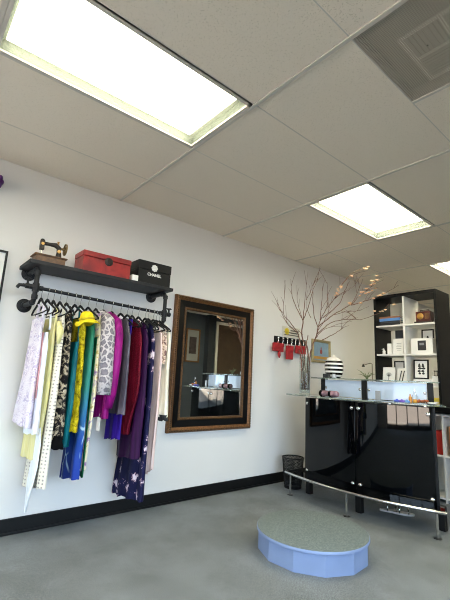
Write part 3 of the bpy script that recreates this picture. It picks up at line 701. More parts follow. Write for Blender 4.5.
# 16 navy floral
g, _ = garment('navy_floral_dress', 'long navy dress with pale pink flowers, reaching lowest on the rail', 'dress', 15, [(-.13, -.15, -.40, .014), (-.3, -.12, -.46, .02), (-.7, -.10, -.475, .026), (-1.1, -.05, -.475, .03), (-1.45, -.012, -.475, .036)], (.165, .215), 'navy', folds=6, amp=.016)
# 18 blush
g, _ = garment('blush_dress', 'blush pink dress with a pointed hem beside the navy floral dress', 'dress', 17, [(-.19, -.2, -.42, .012), (-.4, -.18, -.45, .02), (-.8, -.22, -.455, .02), (-1.25, -.31, -.43, .014)], (.345, .42), 'blush', folds=3, amp=.011)
X, z = dz(17); strap(g, X, z, -.40, 'blush', .014)
# 19 shawl
g, _ = garment('speckled_shawl', 'small speckled pink and cream shawl near the right bracket', 'shawl', 18, [(-.16, -.18, -.44, .012), (-.3, -.2, -.46, .016), (-.42, -.3, -.45, .012)], (1.23, 1.21), 'shawl', folds=4, amp=.012)
# 20 cream
g, _ = garment('cream_dress', 'short cream dress with black hem, rightmost garment next to the mirror', 'dress', 19, [(-.15, -.2, -.45, .014), (-.3, -.18, -.47, .022), (-.6, -.2, -.475, .024), (-.85, -.24, -.482, .028)], (.785, .80), 'cream', folds=4, amp=.013)
X, z = dz(19); b = BM(); drape(b, X, [(.815, -.24, -.483, .029), (.765, -.25, -.485, .03)], (.762, .772), folds=4, amp=.013, seed=58, rows=5); obj('hem_trim', b, mat('black_lace_trim', '#15161a', .8), g, smooth='all')
strap(g, X, z, -.43, 'cream', .016); strap(g, X, z, -.25, 'cream', .016)

# ------------------------------------------------------------------ round platform
PCX, PCY, PR, PZ = 2.375, -1.353, .374, .143
blue_m = mat('pale_blue_paint', '#7a8cb0', .5, noise=.07, nscale=5)
t = thing('round_platform', 'low round fitting platform with a grey carpet top and pale blue sides', 'platform', (PCX, PCY, 0))
b = BM(); ns = 12; a0_ = min((i*.005 for i in range(800, 1260)), key=lambda a: abs(px((PCX+PR*.972*math.cos(a), PCY+PR*.972*math.sin(a), 0))[0]-325.7))
lo = []; hi = []
for i in range(ns):
    a = 2*PI*i/ns+a0_; lo.append(V(b, (PCX+PR*.972*math.cos(a), PCY+PR*.972*math.sin(a), .001))); hi.append(V(b, (PCX+PR*.972*math.cos(a), PCY+PR*.972*math.sin(a), PZ-.02)))
for i in range(ns): b.faces.new((lo[i], lo[(i+1) % ns], hi[(i+1) % ns], hi[i]))
b.faces.new(lo[::-1]); b.faces.new(hi)
obj('side_panel', b, blue_m, t)
b = BM(); lathe(b, [(PR*.98, PZ-.022), (PR, PZ-.018), (PR, PZ-.006), (PR*.994, PZ-.002)], (PCX, PCY, 0), 72); obj('rim', b, blue_m, t, smooth=True)
b = BM(); lathe(b, [(PR*.992, PZ-.004), (PR*.99, PZ-.001), (PR*.975, PZ)], (PCX, PCY, 0), 72); obj('carpet_top', b, stage_carpet, t, smooth=True)

# ------------------------------------------------------------------ reception counter
CX, CY = 5.46, -.96
def cp(r, th, z): return Vector((CX-r*math.cos(R(th)), CY+r*math.sin(R(th)), z))
def th_at(u, r, z):
    best = None
    for i in range(1200):
        th = 25-i*.045; q = px(cp(r, th, z))[0]
        if best is None or abs(q-u) < best[0]: best = (abs(q-u), th)
    return best[1]
def arc_slab(b, r0, r1, t0, t1, z0, z1, n=36):
    sec = []
    for i in range(n+1):
        th = t0+(t1-t0)*i/n
        sec.append([V(b, cp(r0, th, z0)), V(b, cp(r1, th, z0)), V(b, cp(r1, th, z1)), V(b, cp(r0, th, z1))])
    for a, c in zip(sec, sec[1:]):
        for j in range(4): b.faces.new((a[j], a[(j+1) % 4], c[(j+1) % 4], c[j]))
    b.faces.new(sec[0][::-1]); b.faces.new(sec[-1])
counter = thing('reception_counter', 'curved glossy black reception counter with glass tops and a chrome foot rail', 'reception desk', tuple(cp(2.1, -4, 0)))
RP = 2.125; ZB, ZT = .185, .958
tL = th_at(305.5, RP, .55); tS = th_at(355.5, RP, .6); tR = th_at(434, RP, .6)
b = BM(); arc_slab(b, 1.78, RP-.022, tL+.55, tR-.6, .17, .955); obj('cabinet', b, black_matte, counter)
for a0, a1 in ((tL, tS+.10), (tS-.10, tR)):
    b = BM(); arc_slab(b, RP-.008, RP+.004, a0, a1, ZB, ZT)
    fp = obj('front_panel', b, black_gloss, counter, smooth=True, bevel=.002)
    for (tt, zz) in ((a0-.9*(1 if a0 > a1 else -1), ZT-.055), (a1+.75, ZT-.055), (a0-.9, ZB+.06), (a1+.75, ZB+.06)):
        c = cp(RP+.004, tt, zz); d = (cp(RP+1, tt, zz)-cp(RP, tt, zz)); q = d.to_track_quat('Z', 'Y').to_matrix()
        b = BM(); lathe(b, [(.0165, 0), (.0165, .006), (.012, .010), (.004, .011)], c, 20, q); obj('standoff_bolt', b, chrome, fp, smooth=True)
# legs of the body
for (lx, ly) in ((3.45, -.48), (3.375, -1.095), (3.575, -1.714)):
    b = BM(); box(b, lx, lx+.05, ly-.028, ly+.028, 0, .185); obj('leg', b, black_matte, counter, bevel=.002)
# foot rest shelf + chrome rail
RR_ = 2.262; tr0, tr1 = 16.4, -22.9
b = BM(); arc_slab(b, RP-.03, RR_, tr0-.3, tr1+.3, .190, .200, 48); fs = obj('footrest_shelf', b, black_gloss, counter)
b = BM(); tube(b, [cp(RR_+.004, tr0+(tr1-tr0)*i/48, .196) for i in range(49)], .0125, 14); fr_ = obj('foot_rail', b, chrome, counter, smooth=True)
for (lx, ly) in ((3.262, -.409), (3.203, -1.09), (3.372, -1.766)):
    b = BM(); cyl(b, (lx, ly, .006), (lx, ly, .188), .011, n=16); rl = obj('rail_post', b, chrome, fr_, smooth=True)
    b = BM(); lathe(b, [(.029, 0), (.029, .005), (.024, .009), (.013, .011)], (lx, ly, .001), 24); obj('foot_flange', b, mat('dark_steel', '#4b4c4e', .3, .8), rl, smooth=True)
# glass tops
k = N('green_edge_glass'); k.color('#cfe3da'); k.b.inputs['Roughness'].default_value = .03; k.b.inputs['Transmission Weight'].default_value = .82; k.b.inputs['IOR'].default_value = 1.45
glass_m = k.m
ZL, ZU = .978, 1.165
b = BM(); arc_slab(b, 1.80, 2.235, 17.9, -23.8, ZL-.006, ZL+.006, 48); obj('lower_glass_top', b, glass_m, counter, bevel=.002)
tuL = th_at(311, 1.96, ZU); tuR = th_at(439, 1.96, ZU)
b = BM(); arc_slab(b, 1.63, 1.96, tuL, tuR, ZU-.006, ZU+.006, 48); obj('upper_glass_top', b, glass_m, counter, bevel=.002)
# black posts and pale blue screens between the tiers
rp = 1.89
tp = [th_at(323.5, rp, 1.07), th_at(364.5, rp, 1.07), th_at(430.5, rp, 1.07)]
for q in tp:
    b = BM(); arc_slab(b, rp-.04, rp+.012, q+.75, q-.75, ZL+.006, ZU-.006, 2); obj('post', b, black_matte, counter)
k = N('pale_blue_acrylic'); k.color('#d3e0ef'); k.b.inputs['Roughness'].default_value = .08; pale_blue = k.m
for a0, a1 in ((tp[0]-.85, tp[1]+.95), (tp[1]-.95, tp[2]+.85)):
    b = BM(); arc_slab(b, rp-.012, rp, a0, a1, ZL+.01, ZU-.012); ps = obj('screen_panel', b, pale_blue, counter, smooth=True)
    for tt in (a0-.5, a1+.5):
        c = cp(rp, tt, 1.07); q = (cp(rp+1, tt, 1.07)-c).to_track_quat('Z', 'Y').to_matrix(); b = BM(); lathe(b, [(.013, 0), (.013, .005), (.009, .009), (.003, .01)], c, 18, q); obj('standoff_bolt', b, chrome, ps, smooth=True)
for u_ in (330, 390, 425):   # supports that carry the lower glass
    q = th_at(u_, 2.05, .96); b = BM(); c = cp(2.05, q, .955); cyl(b, c, c+Vector((0, 0, .0175)), .02, n=18); obj('glass_support', b, chrome, counter, smooth=True)

# ---- items on the counter
GL = ZL+.007; GU = ZU+.007
# clear glass vase
vp = cp(2.12, math.degrees(math.asin((-.476-CY)/2.12)), GL); VH = .40; VR = .056
k = N('clear_glass'); tr = k.n('ShaderNodeBsdfTransparent'); tr.inputs['Color'].default_value = (.93, .96, .95, 1); gl = k.n('ShaderNodeBsdfGlossy'); gl.inputs['Roughness'].default_value = .03
lw = k.n('ShaderNodeLayerWeight'); lw.inputs['Blend'].default_value = .25; ms = k.n('ShaderNodeMixShader'); k.l(lw.outputs['Facing'], ms.inputs[0]); k.l(tr.outputs[0], ms.inputs[1]); k.l(gl.outputs[0], ms.inputs[2]); k.l(ms.outputs[0], k.out.inputs['Surface']); clear_glass = k.m
b = BM(); lathe(b, [(VR*.5, .0), (VR, .001), (VR*1.0, .02), (VR*1.03, VH-.004), (VR*1.0, VH), (VR*.95, VH-.002), (VR*.93, .02), (VR*.3, .016)], vp, 40)
tag(obj('glass_vase', b, clear_glass, smooth='all', loc=vp), 'tall clear glass cylinder vase holding bare branches on the counter', 'vase')
# branches
D0 = (vp+Vector((0, 0, .2))-CAM).dot(FW)
br_m = mat('brown_twig_bark', '#6b4a3c', .8, noise=.35, nscale=90)
arr = thing('branch_arrangement', 'spreading bare branches with small peach blossoms standing in the vase', 'branches', vp+Vector((0, 0, .018)))
twig_dirs = []
BP = []
def branch(pts, r0, r1, d1, tw=3, name='branch', d0=0, par=None):
    P_ = []; n_ = len(pts)
    for i, (u, v_) in enumerate(pts): P_.append(deep(u, v_, D0+d0+(d1-d0)*(i/(n_-1))**1.2))
    # subdivide with a catmull curve and a little wander
    S = []
    for i in range(n_-1):
        p0, p1, p2, p3 = P_[max(i-1, 0)], P_[i], P_[i+1], P_[min(i+2, n_-1)]
        for j in range(5):
            t_ = j/5; q = .5*((2*p1)+(p2-p0)*t_+(2*p0-5*p1+4*p2-p3)*t_**2+(3*p1-p0-3*p2+p3)*t_**3)
            S.append(q+Vector([random.uniform(-.003, .003) for _ in range(3)]) if (i or j) else q)
    S.append(P_[-1]); BP.extend(S); b = BM(); N_ = len(S)
    tube(b, S, [r0+(r1-r0)*i/(N_-1) for i in range(N_)], 7)
    o = obj(name, b, br_m, par or arr, smooth='all')
    for q in range(tw):
        i = random.randint(int(N_*.35), N_-2); base = S[i]; d = (S[min(i+1, N_-1)]-S[i-1]).normalized()
        side = d.cross(Vector([random.uniform(-1, 1) for _ in range(3)])).normalized(); L = random.uniform(.06, .17)
        e = base+d*L*.8+side*L*.55+Vector((0, 0, L*.25))
        if e.y > -.03: e.y = -.03
        b = BM(); tube(b, [base, base.lerp(e, .5)+Vector((0, 0, .008)), e], [.0022, .0017, .0009], 5); obj('twig', b, br_m, o, smooth='all')
    return o
trunk = [((306, 389.5), (307, 372), (308, 357), (307, 347), (302, 337), (303, 321)), ((308, 389.5), (309, 372), (310, 356), (313, 344), (316.4, 336), (318, 327))]
branch(trunk[0], .0085, .0065, .02, 0, 'stem'); branch(trunk[1], .0085, .0065, -.02, 0, 'stem'); branch(((302, 389.5), (301.5, 372), (301, 358), (299, 350)), .008, .006, .0, 0, 'stem', -.02); branch(((304.5, 389.5), (305, 372), (304.5, 357), (306, 346), (308, 335)), .007, .004, .03, 1, 'stem', -.03); branch(((303.5, 389.5), (303, 372), (303, 356), (300, 342), (297.8, 333)), .007, .005, .05, 0, 'stem')
for pts, d0, d1, tw in [
    (((303, 321), (305, 299), (306.7, 283)), .02, .10, 2), (((303, 321), (295, 304.5), (291.5, 292), (290.7, 279)), .02, .0, 3), (((297.8, 333), (290, 322), (283.5, 313), (284.5, 296), (285.3, 280)), .05, .12, 3),
    (((303, 321), (309, 305), (313, 290), (318, 279)), .02, -.12, 3), (((318, 327), (321, 319), (327, 308), (335, 298), (340.4, 286.7), (346.7, 279.5), (352, 275)), -.02, -.2, 4),
    (((318, 327), (333, 315), (351, 304.5), (358.7, 296.7), (366.7, 290), (371, 286.5), (377, 279)), -.02, -.42, 5), (((350.7, 305), (360, 302.7), (372, 298.7), (384, 294), (398.7, 285)), -.24, -.42, 3),
    (((317, 334), (324, 328), (333, 322), (346, 319.5), (360, 319.5), (373, 315.5), (386, 310)), -.01, -.22, 4), (((318, 327), (314, 315), (313, 300), (313, 287), (316, 277)), -.02, .12, 3),
    (((320, 320), (321.5, 303), (322.7, 286)), -.03, .05, 2), (((327, 308), (327.4, 296), (327, 282)), -.06, .05, 2), (((322.7, 318), (338.7, 304), (344, 293), (348.4, 282)), -.03, .05, 3),
    (((322, 340), (332, 335), (340, 330), (348, 321)), -.02, -.1, 2), (((340.4, 286.7), (349, 276), (358, 270), (366, 267)), -.14, -.25, 1), (((297.8, 333), (287, 323), (279, 306), (277, 297)), .05, .0, 2), (((356, 318.7), (349, 313), (341, 311)), -.12, -.1, 1)]:
    branch(pts, .0048, .0014, d1, tw, 'branch', d0)
for pts, d0, d1, tw in [
    (((303, 321), (299, 308), (297, 297), (299, 287)), .03, .06, 2), (((306, 300), (311, 291), (312, 282)), .04, .0, 1), (((317, 332), (325, 320), (330, 306), (333, 296)), -.03, .06, 3),
    (((335, 298), (342, 293), (349, 290), (356, 284)), -.1, -.2, 2), (((333, 315), (345, 312), (357, 311), (369, 306)), -.1, -.25, 2), (((315, 340), (322, 331), (336, 325), (352, 321)), .0, -.1, 2),
    (((351, 304.5), (356, 296), (360, 286), (363, 279)), -.2, -.3, 2), (((283.5, 313), (279, 309), (276, 300)), .1, .05, 1), (((303, 335), (296, 329), (289, 327)), .02, .05, 1), (((311, 318), (307, 308), (307, 296)), .0, .04, 1)]:
    branch(pts, .0034, .0011, d1, tw, 'branch', d0)
bl_m = mat('peach_petal', '#f3cba4', .7, noise=.15, nscale=60)
def z4(x, y): return 340+x/7.5, 260+y/7.5
def z3(x, y): return 280+x/5.625, 260+y/5.625
bl = [z4(*p) for p in ((185, 65), (210, 52), (195, 70), (85, 120), (238, 160), (255, 162), (272, 150), (278, 120), (285, 155), (230, 190), (265, 215), (160, 245), (178, 240), (192, 252), (215, 245), (200, 215), (300, 265), (306, 268), (335, 252), (250, 290), (405, 337), (258, 385), (340, 375), (318, 386), (300, 388), (75, 325), (155, 325), (10, 200))]+[z3(*p) for p in ((325, 165), (312, 200), (340, 150), (318, 185), (395, 250), (388, 244), (330, 175), (322, 192), (345, 158), (404, 96))]+[(372, 291), (374, 284), (366, 289), (360, 296), (383, 293.5), (378, 296)]
for u, v_ in bl:
    nb = min(BP, key=lambda q: (px(q)[0]-u)**2+(px(q)[1]-v_)**2); c = deep(u, v_, (nb-CAM).dot(FW)); b = BM(); r_ = random.uniform(.009, .014)
    for i in range(5):
        a = i*2*PI/5+random.random(); e = Vector((math.cos(a), math.sin(a)*.8, .35+random.uniform(-.2, .2))); ball(b, c+e*r_*.8, (r_*.75, r_*.75, r_*.5), sub=1)
    ball(b, c, r_*.5, sub=1); obj('blossom', b, bl_m, arr, smooth='all')

# ginger jar
k = N('striped_glaze'); v = k.coord(); sx = k.n('ShaderNodeSeparateXYZ'); k.l(v, sx.inputs[0])
mu = k.n('ShaderNodeMath', operation='MULTIPLY'); mu.inputs[1].default_value = 1/.043; k.l(sx.outputs['Z'], mu.inputs[0]); ad = k.n('ShaderNodeMath', operation='ADD'); ad.inputs[1].default_value = .62; k.l(mu.outputs[0], ad.inputs[0])
fc = k.n('ShaderNodeMath', operation='FRACT'); k.l(ad.outputs[0], fc.inputs[0]); k.color(k.ramp(fc.outputs[0], [(.0, '#f1ede6'), (.45, '#f1ede6'), (.47, '#17110f'), (1, '#17110f')])); k.b.inputs['Roughness'].default_value = .2
jp = cp(1.74, th_at(334, 1.74, 1.2), GU); jar_m = k.m
jar = thing('ginger_jar', 'round black and white striped lidded jar on the upper glass', 'jar', jp)
b = BM(); lathe(b, [(.06, 0), (.068, .004), (.088, .035), (.1, .08), (.103, .12), (.1, .16), (.09, .19), (.075, .203)], jp, 44); obj('jar_body', b, jar_m, jar, smooth='all')
b = BM(); lathe(b, [(.077, .203), (.078, .21), (.062, .224), (.015, .236), (.008, .241), (.013, .25), (.008, .26), (.002, .262)], jp, 36); obj('lid', b, mat('white_glaze', '#eae5dc', .25), jar, smooth=True)
def on_arc(u, r, z): return cp(r, th_at(u, r, z), z)
p = on_arc(326.5, 1.9, GU); b = BM(); box(b, p.x-.02, p.x+.02, p.y-.035, p.y+.035, p.z, p.z+.042); tag(obj('small_box', b, mat('charcoal_card', '#25272b', .5), bevel=.003), 'small dark box in front of the striped jar', 'box')
p = on_arc(334, 1.92, GU); b = BM(); lathe(b, [(.02, 0), (.024, .003), (.024, .03), (.016, .036), (.016, .042)], p, 20); tag(obj('glass_jar', b, mat('grey_glass_jar', '#a7adb0', .1), smooth=True, loc=p), 'tiny grey glass jar beside the dark box under the striped jar', 'jar')
# air plant
p = on_arc(367, 1.8, GU); pl = thing('air_plant', 'small spiky green plant on the upper glass by the bookcase', 'plant', p); lf = mat('grey_green_leaf', '#66704c', .6)
b = BM(); ball(b, p+Vector((0, 0, .012)), (.014, .014, .012)); obj('plant_base', b, lf, pl, smooth='all')
for i in range(11):
    a = i*2*PI/11+random.random()*.4; L = random.uniform(.07, .13); e = Vector((math.cos(a)*L*.55, math.sin(a)*L*.9, L*random.uniform(.35, .9))); b = BM()
    tube(b, [p+Vector((0, 0, .012)), p+e*.55+Vector((0, 0, .02)), p+e], [.004, .003, .0006], 6); obj('leaf', b, lf, pl, smooth='all')
# shiny roll on lower glass
a_ = on_arc(320, 2.12, GL+.03); c_ = on_arc(338, 2.12, GL+.03)
pz = thing('cosmetic_roll', 'shiny dark and pink rolled pouch lying on the lower glass', 'pouch', a_.lerp(c_, .5)-Vector((0, 0, .03)))
b = BM(); tube(b, [a_.lerp(c_, f) for f in (0, .06, .3, .5, .7, .94, 1)], [.02, .029, .03, .0285, .03, .029, .02], 20); obj('pouch', b, mat('mauve_vinyl', '#8d6d78', .15, 0, .6, .4, noise=.5, nscale=25), pz, smooth='all')
for f0, f1 in ((.05, .2), (.55, .68)):
    b = BM(); tube(b, [a_.lerp(c_, f0), a_.lerp(c_, f1)], .0312, 20); obj('band', b, black_gloss, pz, smooth=True)
# right-hand items on the lower glass
q0 = on_arc(378, 2.08, GL); b = BM(); M = Matrix.Translation(q0) @ Matrix.Rotation(R(4), 4, 'Z'); box(b, -.008, .008, -.022, .022, 0, .085, M); fp_ = tag(obj('card_holder', b, mat('grey_card_frame', '#8c8f92', .3), bevel=.002), 'little grey upright card frame leaning before the pale screen', 'card holder')
for u_, r_, c_, l_ in ((397, 2.13, '#4a5fc0', 'blue'), (402, 2.15, '#6a55b5', 'purple'), (407, 2.14, '#5f8ec2', 'light blue')):
    p = on_arc(u_, r_, GL); b = BM()
    for i in range(6):
        a = i*PI/3; ball(b, p+Vector((.012*math.cos(a), .016*math.sin(a), .010)), (.011, .012, .010), sub=2)
    ball(b, p+Vector((0, 0, .016)), .012); tag(obj('fabric_flower', b, mat(l_+'_fabric', c_, .8), smooth='all', loc=p), 'small %s fabric flower lying on the lower glass' % l_, 'fabric flower', 'fabric flowers on the counter')
p = on_arc(415, 2.12, GL); bo = thing('spray_bottle', 'clear bottle with amber liquid and a neck on the lower glass', 'bottle', p)
b = BM(); lathe(b, [(.018, 0), (.021, .003), (.021, .06), (.012, .078), (.008, .085), (.008, .1)], p, 24); obj('bottle', b, clear_glass, bo, smooth='all')
b = BM(); lathe(b, [(.017, .003), (.018, .005), (.018, .032), (.0, .033)], p, 24, cap1=False); obj('liquid', b, mat('amber_liquid', '#d99a2c', .2), bo, smooth='all')
b = BM(); lathe(b, [(.009, .1), (.009, .115), (.005, .118)], p, 18); obj('cap', b, chrome, bo, smooth=True)
p = on_arc(410.5, 2.12, GL); b = BM(); lathe(b, [(.012, 0), (.013, .002), (.013, .05), (.006, .056), (.006, .072)], p, 20); tag(obj('perfume_bottle', b, mat('amber_glass', '#c7873a', .15), smooth=True, loc=p), 'slim amber bottle left of the clear bottle', 'bottle')
p = on_arc(423, 2.12, GL); b = BM(); rnd = random.Random(3)
for i in range(26): ball(b, p+Vector((rnd.uniform(-.018, .018), rnd.uniform(-.04, .04), .012+rnd.uniform(0, .014)*(1))), rnd.uniform(.009, .013), sub=1)
tag(obj('potpourri', b, mat('rust_petals', '#9a5026', .8, noise=.4, nscale=60), kind_=None) if False else obj('potpourri_heap', b, mat('rust_petals', '#9a5026', .8, noise=.4, nscale=60), smooth='all', loc=p), 'rust brown potpourri heap at the right of the lower glass', 'potpourri', kind='stuff')
p = on_arc(432, 2.13, GL); b = BM(); lathe(b, [(.02, 0), (.034, .006), (.038, .016), (.034, .014), (.018, .005)], p, 28); tag(obj('trinket_dish', b, mat('white_china', '#eceae6', .2), smooth='all', loc=p), 'small white china dish at the right tip of the lower glass', 'dish')

# ------------------------------------------------------------------ sandals under the footrest
for u_, v_, l_ in ((391, 512, 'left'), (403, 514.5, 'right')):
    p = at(u_, v_, 'z', 0); t = thing('sandal', 'silver strapped sandal under the counter, %s of the pair' % l_, 'shoe', p, group='sandals under the counter')
    b = BM(); n = 20; lo = []; hi = []
    for i in range(n):
        a = 2*PI*i/n; w = .034*(1+.15*math.cos(a)); q = Vector((math.cos(a)*.045, math.sin(a)*w, 0)); q = Matrix.Rotation(R(-60), 3, 'Z') @ Vector((math.cos(a)*.095, math.sin(a)*w, 0))
        lo.append(V(b, p+q+Vector((0, 0, .001)))); hi.append(V(b, p+q+Vector((0, 0, .016))))
    for i in range(n): b.faces.new((lo[i], lo[(i+1) % n], hi[(i+1) % n], hi[i]))
    b.faces.new(lo[::-1]); b.faces.new(hi); obj('sole', b, mat('pale_sole', '#bdbcb8', .5), t)
    for off, hh in ((.045, .045), (-.03, .07)):
        b = BM(); pts = []
        for i in range(9):
            a = PI*i/8; q = Matrix.Rotation(R(-60), 3, 'Z') @ Vector((off, .033*math.cos(a), .014+hh*math.sin(a))); pts.append(p+q)
        tube(b, pts, .006, 8); obj('strap', b, chrome, t, smooth='all')

# ------------------------------------------------------------------ wire waste basket
wb = thing('waste_basket', 'black wire mesh waste basket by the wall left of the counter', 'waste basket', (3.50, -.24, 0))
c = Vector((3.50, -.24, 0)); b = BM(); n, mrows = 44, 22; rg = []
for i in range(mrows+1):
    f = i/mrows; r_ = .088+.027*f; rg.append([V(b, c+Vector((r_*math.cos(2*PI*(j+.5*(i % 2))/n), r_*math.sin(2*PI*(j+.5*(i % 2))/n), .006+.3*f))) for j in range(n)])
for i, (p, q) in enumerate(zip(rg, rg[1:])):
    for j in range(n):
        if i % 2 == 0: b.faces.new((p[j], p[(j+1) % n], q[j])); b.faces.new((p[(j+1) % n], q[(j+1) % n], q[j]))
        else: b.faces.new((p[j], q[(j+1) % n], q[j])); b.faces.new((p[j], p[(j+1) % n], q[(j+1) % n]))
o = obj('mesh_side', b, black_matte, wb); w_ = o.modifiers.new('wire', 'WIREFRAME'); w_.thickness = .0034; w_.use_replace = True
b = BM(); lathe(b, [(.112, .300), (.119, .302), (.119, .312), (.112, .314)], c, 40, None, False, False); lathe(b, [(.112, .314), (.112, .300)], c, 40, None, False, False); obj('rim', b, black_matte, wb, smooth=True)
b = BM(); lathe(b, [(.09, .001), (.092, .004), (.092, .03), (.089, .03), (.087, .006)], c, 40, None, True, True); obj('basket_base', b, black_matte, wb, smooth=True)

# ------------------------------------------------------------------ low white cubby and black bookcase
BX = 4.42; BY0, BY1, BZ0, BZ1 = -1.445, -.715, .93, 2.19; BD = .37
cub = thing('cubby_shelf', 'low white cubby shelf with a black top behind the counter', 'shelf', (BX+.18, -1.3, 0))
CYs = [-2.17, -1.80, -1.435, -1.07, -.705]; CZs = [.04, .44, .845]
b = BM()
for y in CYs: box(b, BX, BX+.36, y-.009, y+.009, .0, .862)
for z in CZs: box(b, BX+.001, BX+.359, CYs[0], CYs[-1], z-.009, z+.009)
obj('cubby_frame', b, white_paint, cub, bevel=.002)
b = BM(); box(b, BX+.345, BX+.358, CYs[0], CYs[-1], .02, .85); obj('back_panel', b, white_paint, cub)
b = BM(); box(b, BX-.04, BX+.39, CYs[0]-.02, CYs[-1]+.01, .864, .926); obj('worktop', b, black_wood, cub, bevel=.003)
for (u_, v0, v1, c_, l_, yy) in ((0, .46, .68, '#b0281f', 'upright red box', -1.365), (0, .46, .74, '#c98a5c', 'upright tan box', -1.53), (0, .06, .3, '#8b7a6a', 'brown box', -1.55)):
    b = BM(); box(b, BX+.03, BX+.26, yy-.05, yy+.05, v0-.01, v1); tag(obj('storage_box', b, mat(l_.replace(' ', '_'), c_, .7), bevel=.006), '%s in the low white cubby' % l_, 'box')

p = Vector((BX+.02, -1.375, .927)); t = thing('snack_packet', 'small yellow and white packet on the cubby top right of the counter', 'packet', p)
b = BM(); box(b, p.x, p.x+.05, p.y-.04, p.y+.03, p.z, p.z+.09); obj('packet', b, mat('yellow_packet', '#cdbb4a', .5), t, bevel=.012, segs=3)
b = BM(); box(b, p.x-.002, p.x+.001, p.y-.03, p.y+.02, p.z+.02, p.z+.05); obj('label', b, white_card, t)
bk = thing('bookcase', 'tall black open bookcase with white dividers standing behind the counter', 'bookcase', (BX+BD/2, (BY0+BY1)/2, BZ0))
b = BM(); T = .026
box(b, BX, BX+BD, BY0, BY0+T, BZ0-.003, BZ1); obj('side_panel', b, black_wood, bk, bevel=.002)
b = BM(); box(b, BX, BX+BD, BY1-T, BY1, BZ0-.003, BZ1); obj('side_panel', b, black_wood, bk, bevel=.002)
b = BM(); box(b, BX, BX+BD, BY0+T, BY1-T, BZ1-.04, BZ1); obj('top_panel', b, black_wood, bk, bevel=.002)
b = BM(); box(b, BX, BX+BD, BY0+T, BY1-T, BZ0-.003, BZ0+.02); obj('bottom_panel', b, black_wood, bk)
YM = (BY0+BY1)/2
SZ = [1.812, 1.472, 1.135]
b = BM(); box(b, BX+.003, BX+BD, YM-.010, YM+.010, BZ0+.02, BZ1-.04); obj('divider', b, white_paint, bk)
for z in SZ:
    b = BM(); box(b, BX+.002, BX+BD, BY0+T, BY1-T, z-.009, z+.009); obj('shelf', b, white_paint, bk)

# contents: helper to get y from pixel column on a plane x
def yat(u, v_, x): return at(u, v_, 'x', x).y
def zat(u, v_, x): return at(u, v_, 'x', x).z
s1, s2, s3 = (z+.010 for z in SZ)
GB = 'books and ornaments in the bookcase'
# books (top left)
zz = s1
for i, (h_, c_, l_, du) in enumerate(((.034, '#1b1c20', 'thick black book at the bottom of the stack', 0), (.022, '#2a2d33', 'thin charcoal book second from the bottom', 1), (.032, '#4f83c4', 'bright blue book in the stack', 0), (.02, '#8a5a3c', 'brown book on top of the stack', 0))):
    ya, yb_ = yat(379.5+du, 320, BX+.03), yat(400, 320, BX+.03)
    t = thing('book', '%s, upper left bookcase cell' % l_, 'book', (BX+.15, (ya+yb_)/2, zz), group='stacked books in the bookcase'); cm = mat('cover_%s' % c_[1:], c_, .5)
    b = BM(); box(b, BX+.03, BX+.22, yb_, ya, zz, zz+.003); box(b, BX+.03, BX+.22, yb_, ya, zz+h_-.004, zz+h_-.001); box(b, BX+.03, BX+.034, yb_, ya, zz+.003, zz+h_-.004); obj('cover', b, cm, t)
    b = BM(); box(b, BX+.034, BX+.215, yb_+.004, ya-.004, zz+.003, zz+h_-.004); obj('pages', b, paper, t); zz += h_
# radio on a dark book
ya, yb_ = yat(414, 320, BX+.04), yat(433, 320, BX+.04)
t = thing('book', 'flat dark book lying under the vintage radio', 'book', (BX+.15, (ya+yb_)/2, s1), group='stacked books in the bookcase')
b = BM(); box(b, BX+.04, BX+.25, yb_, ya, s1, s1+.003); box(b, BX+.04, BX+.25, yb_, ya, s1+.021, s1+.024); box(b, BX+.04, BX+.044, yb_, ya, s1+.003, s1+.021); obj('cover', b, mat('dark_brown_cover', '#2f211e', .5), t)
b = BM(); box(b, BX+.044, BX+.245, yb_+.004, ya-.004, s1+.003, s1+.021); obj('pages', b, paper, t)
ya, yb_ = yat(415.5, 316, BX+.06), yat(430.5, 316, BX+.06); zr0 = s1+.0245; rh = .115
t = thing('radio', 'small vintage brown radio with a gilt dial in the upper right bookcase cell', 'radio', (BX+.11, (ya+yb_)/2, zr0))
b = BM(); box(b, BX+.06, BX+.16, yb_, ya, zr0, zr0+rh); obj('radio_case', b, mat('mahogany', '#4a1d18', .35, noise=.2, nscale=20), t, bevel=.008)
b = BM(); M = Matrix.Rotation(-PI/2, 3, 'Y'); lathe(b, [(.036, 0), (.036, .004), (.028, .006), (.003, .007)], (BX+.06, ya-.052, zr0+.06), 28, M); obj('dial', b, mat('gilt_dial', '#a8823f', .35, .6), t, smooth=True)
b = BM()
for i in range(6): box(b, BX+.056, BX+.06, yb_+.012, yb_+.06, zr0+.03+i*.011, zr0+.034+i*.011)
obj('speaker_grille', b, mat('gilt_grille', '#8a6a36', .5, .4), t)
b = BM(); cy_ = (ya+yb_)/2; tube(b, [(BX+.11, cy_-.05, zr0+rh), (BX+.11, cy_-.045, zr0+rh+.02), (BX+.11, cy_+.045, zr0+rh+.02), (BX+.11, cy_+.05, zr0+rh)], .004, 8); obj('handle', b, mat('dark_leather', '#2a1a14', .6), t, smooth='all')
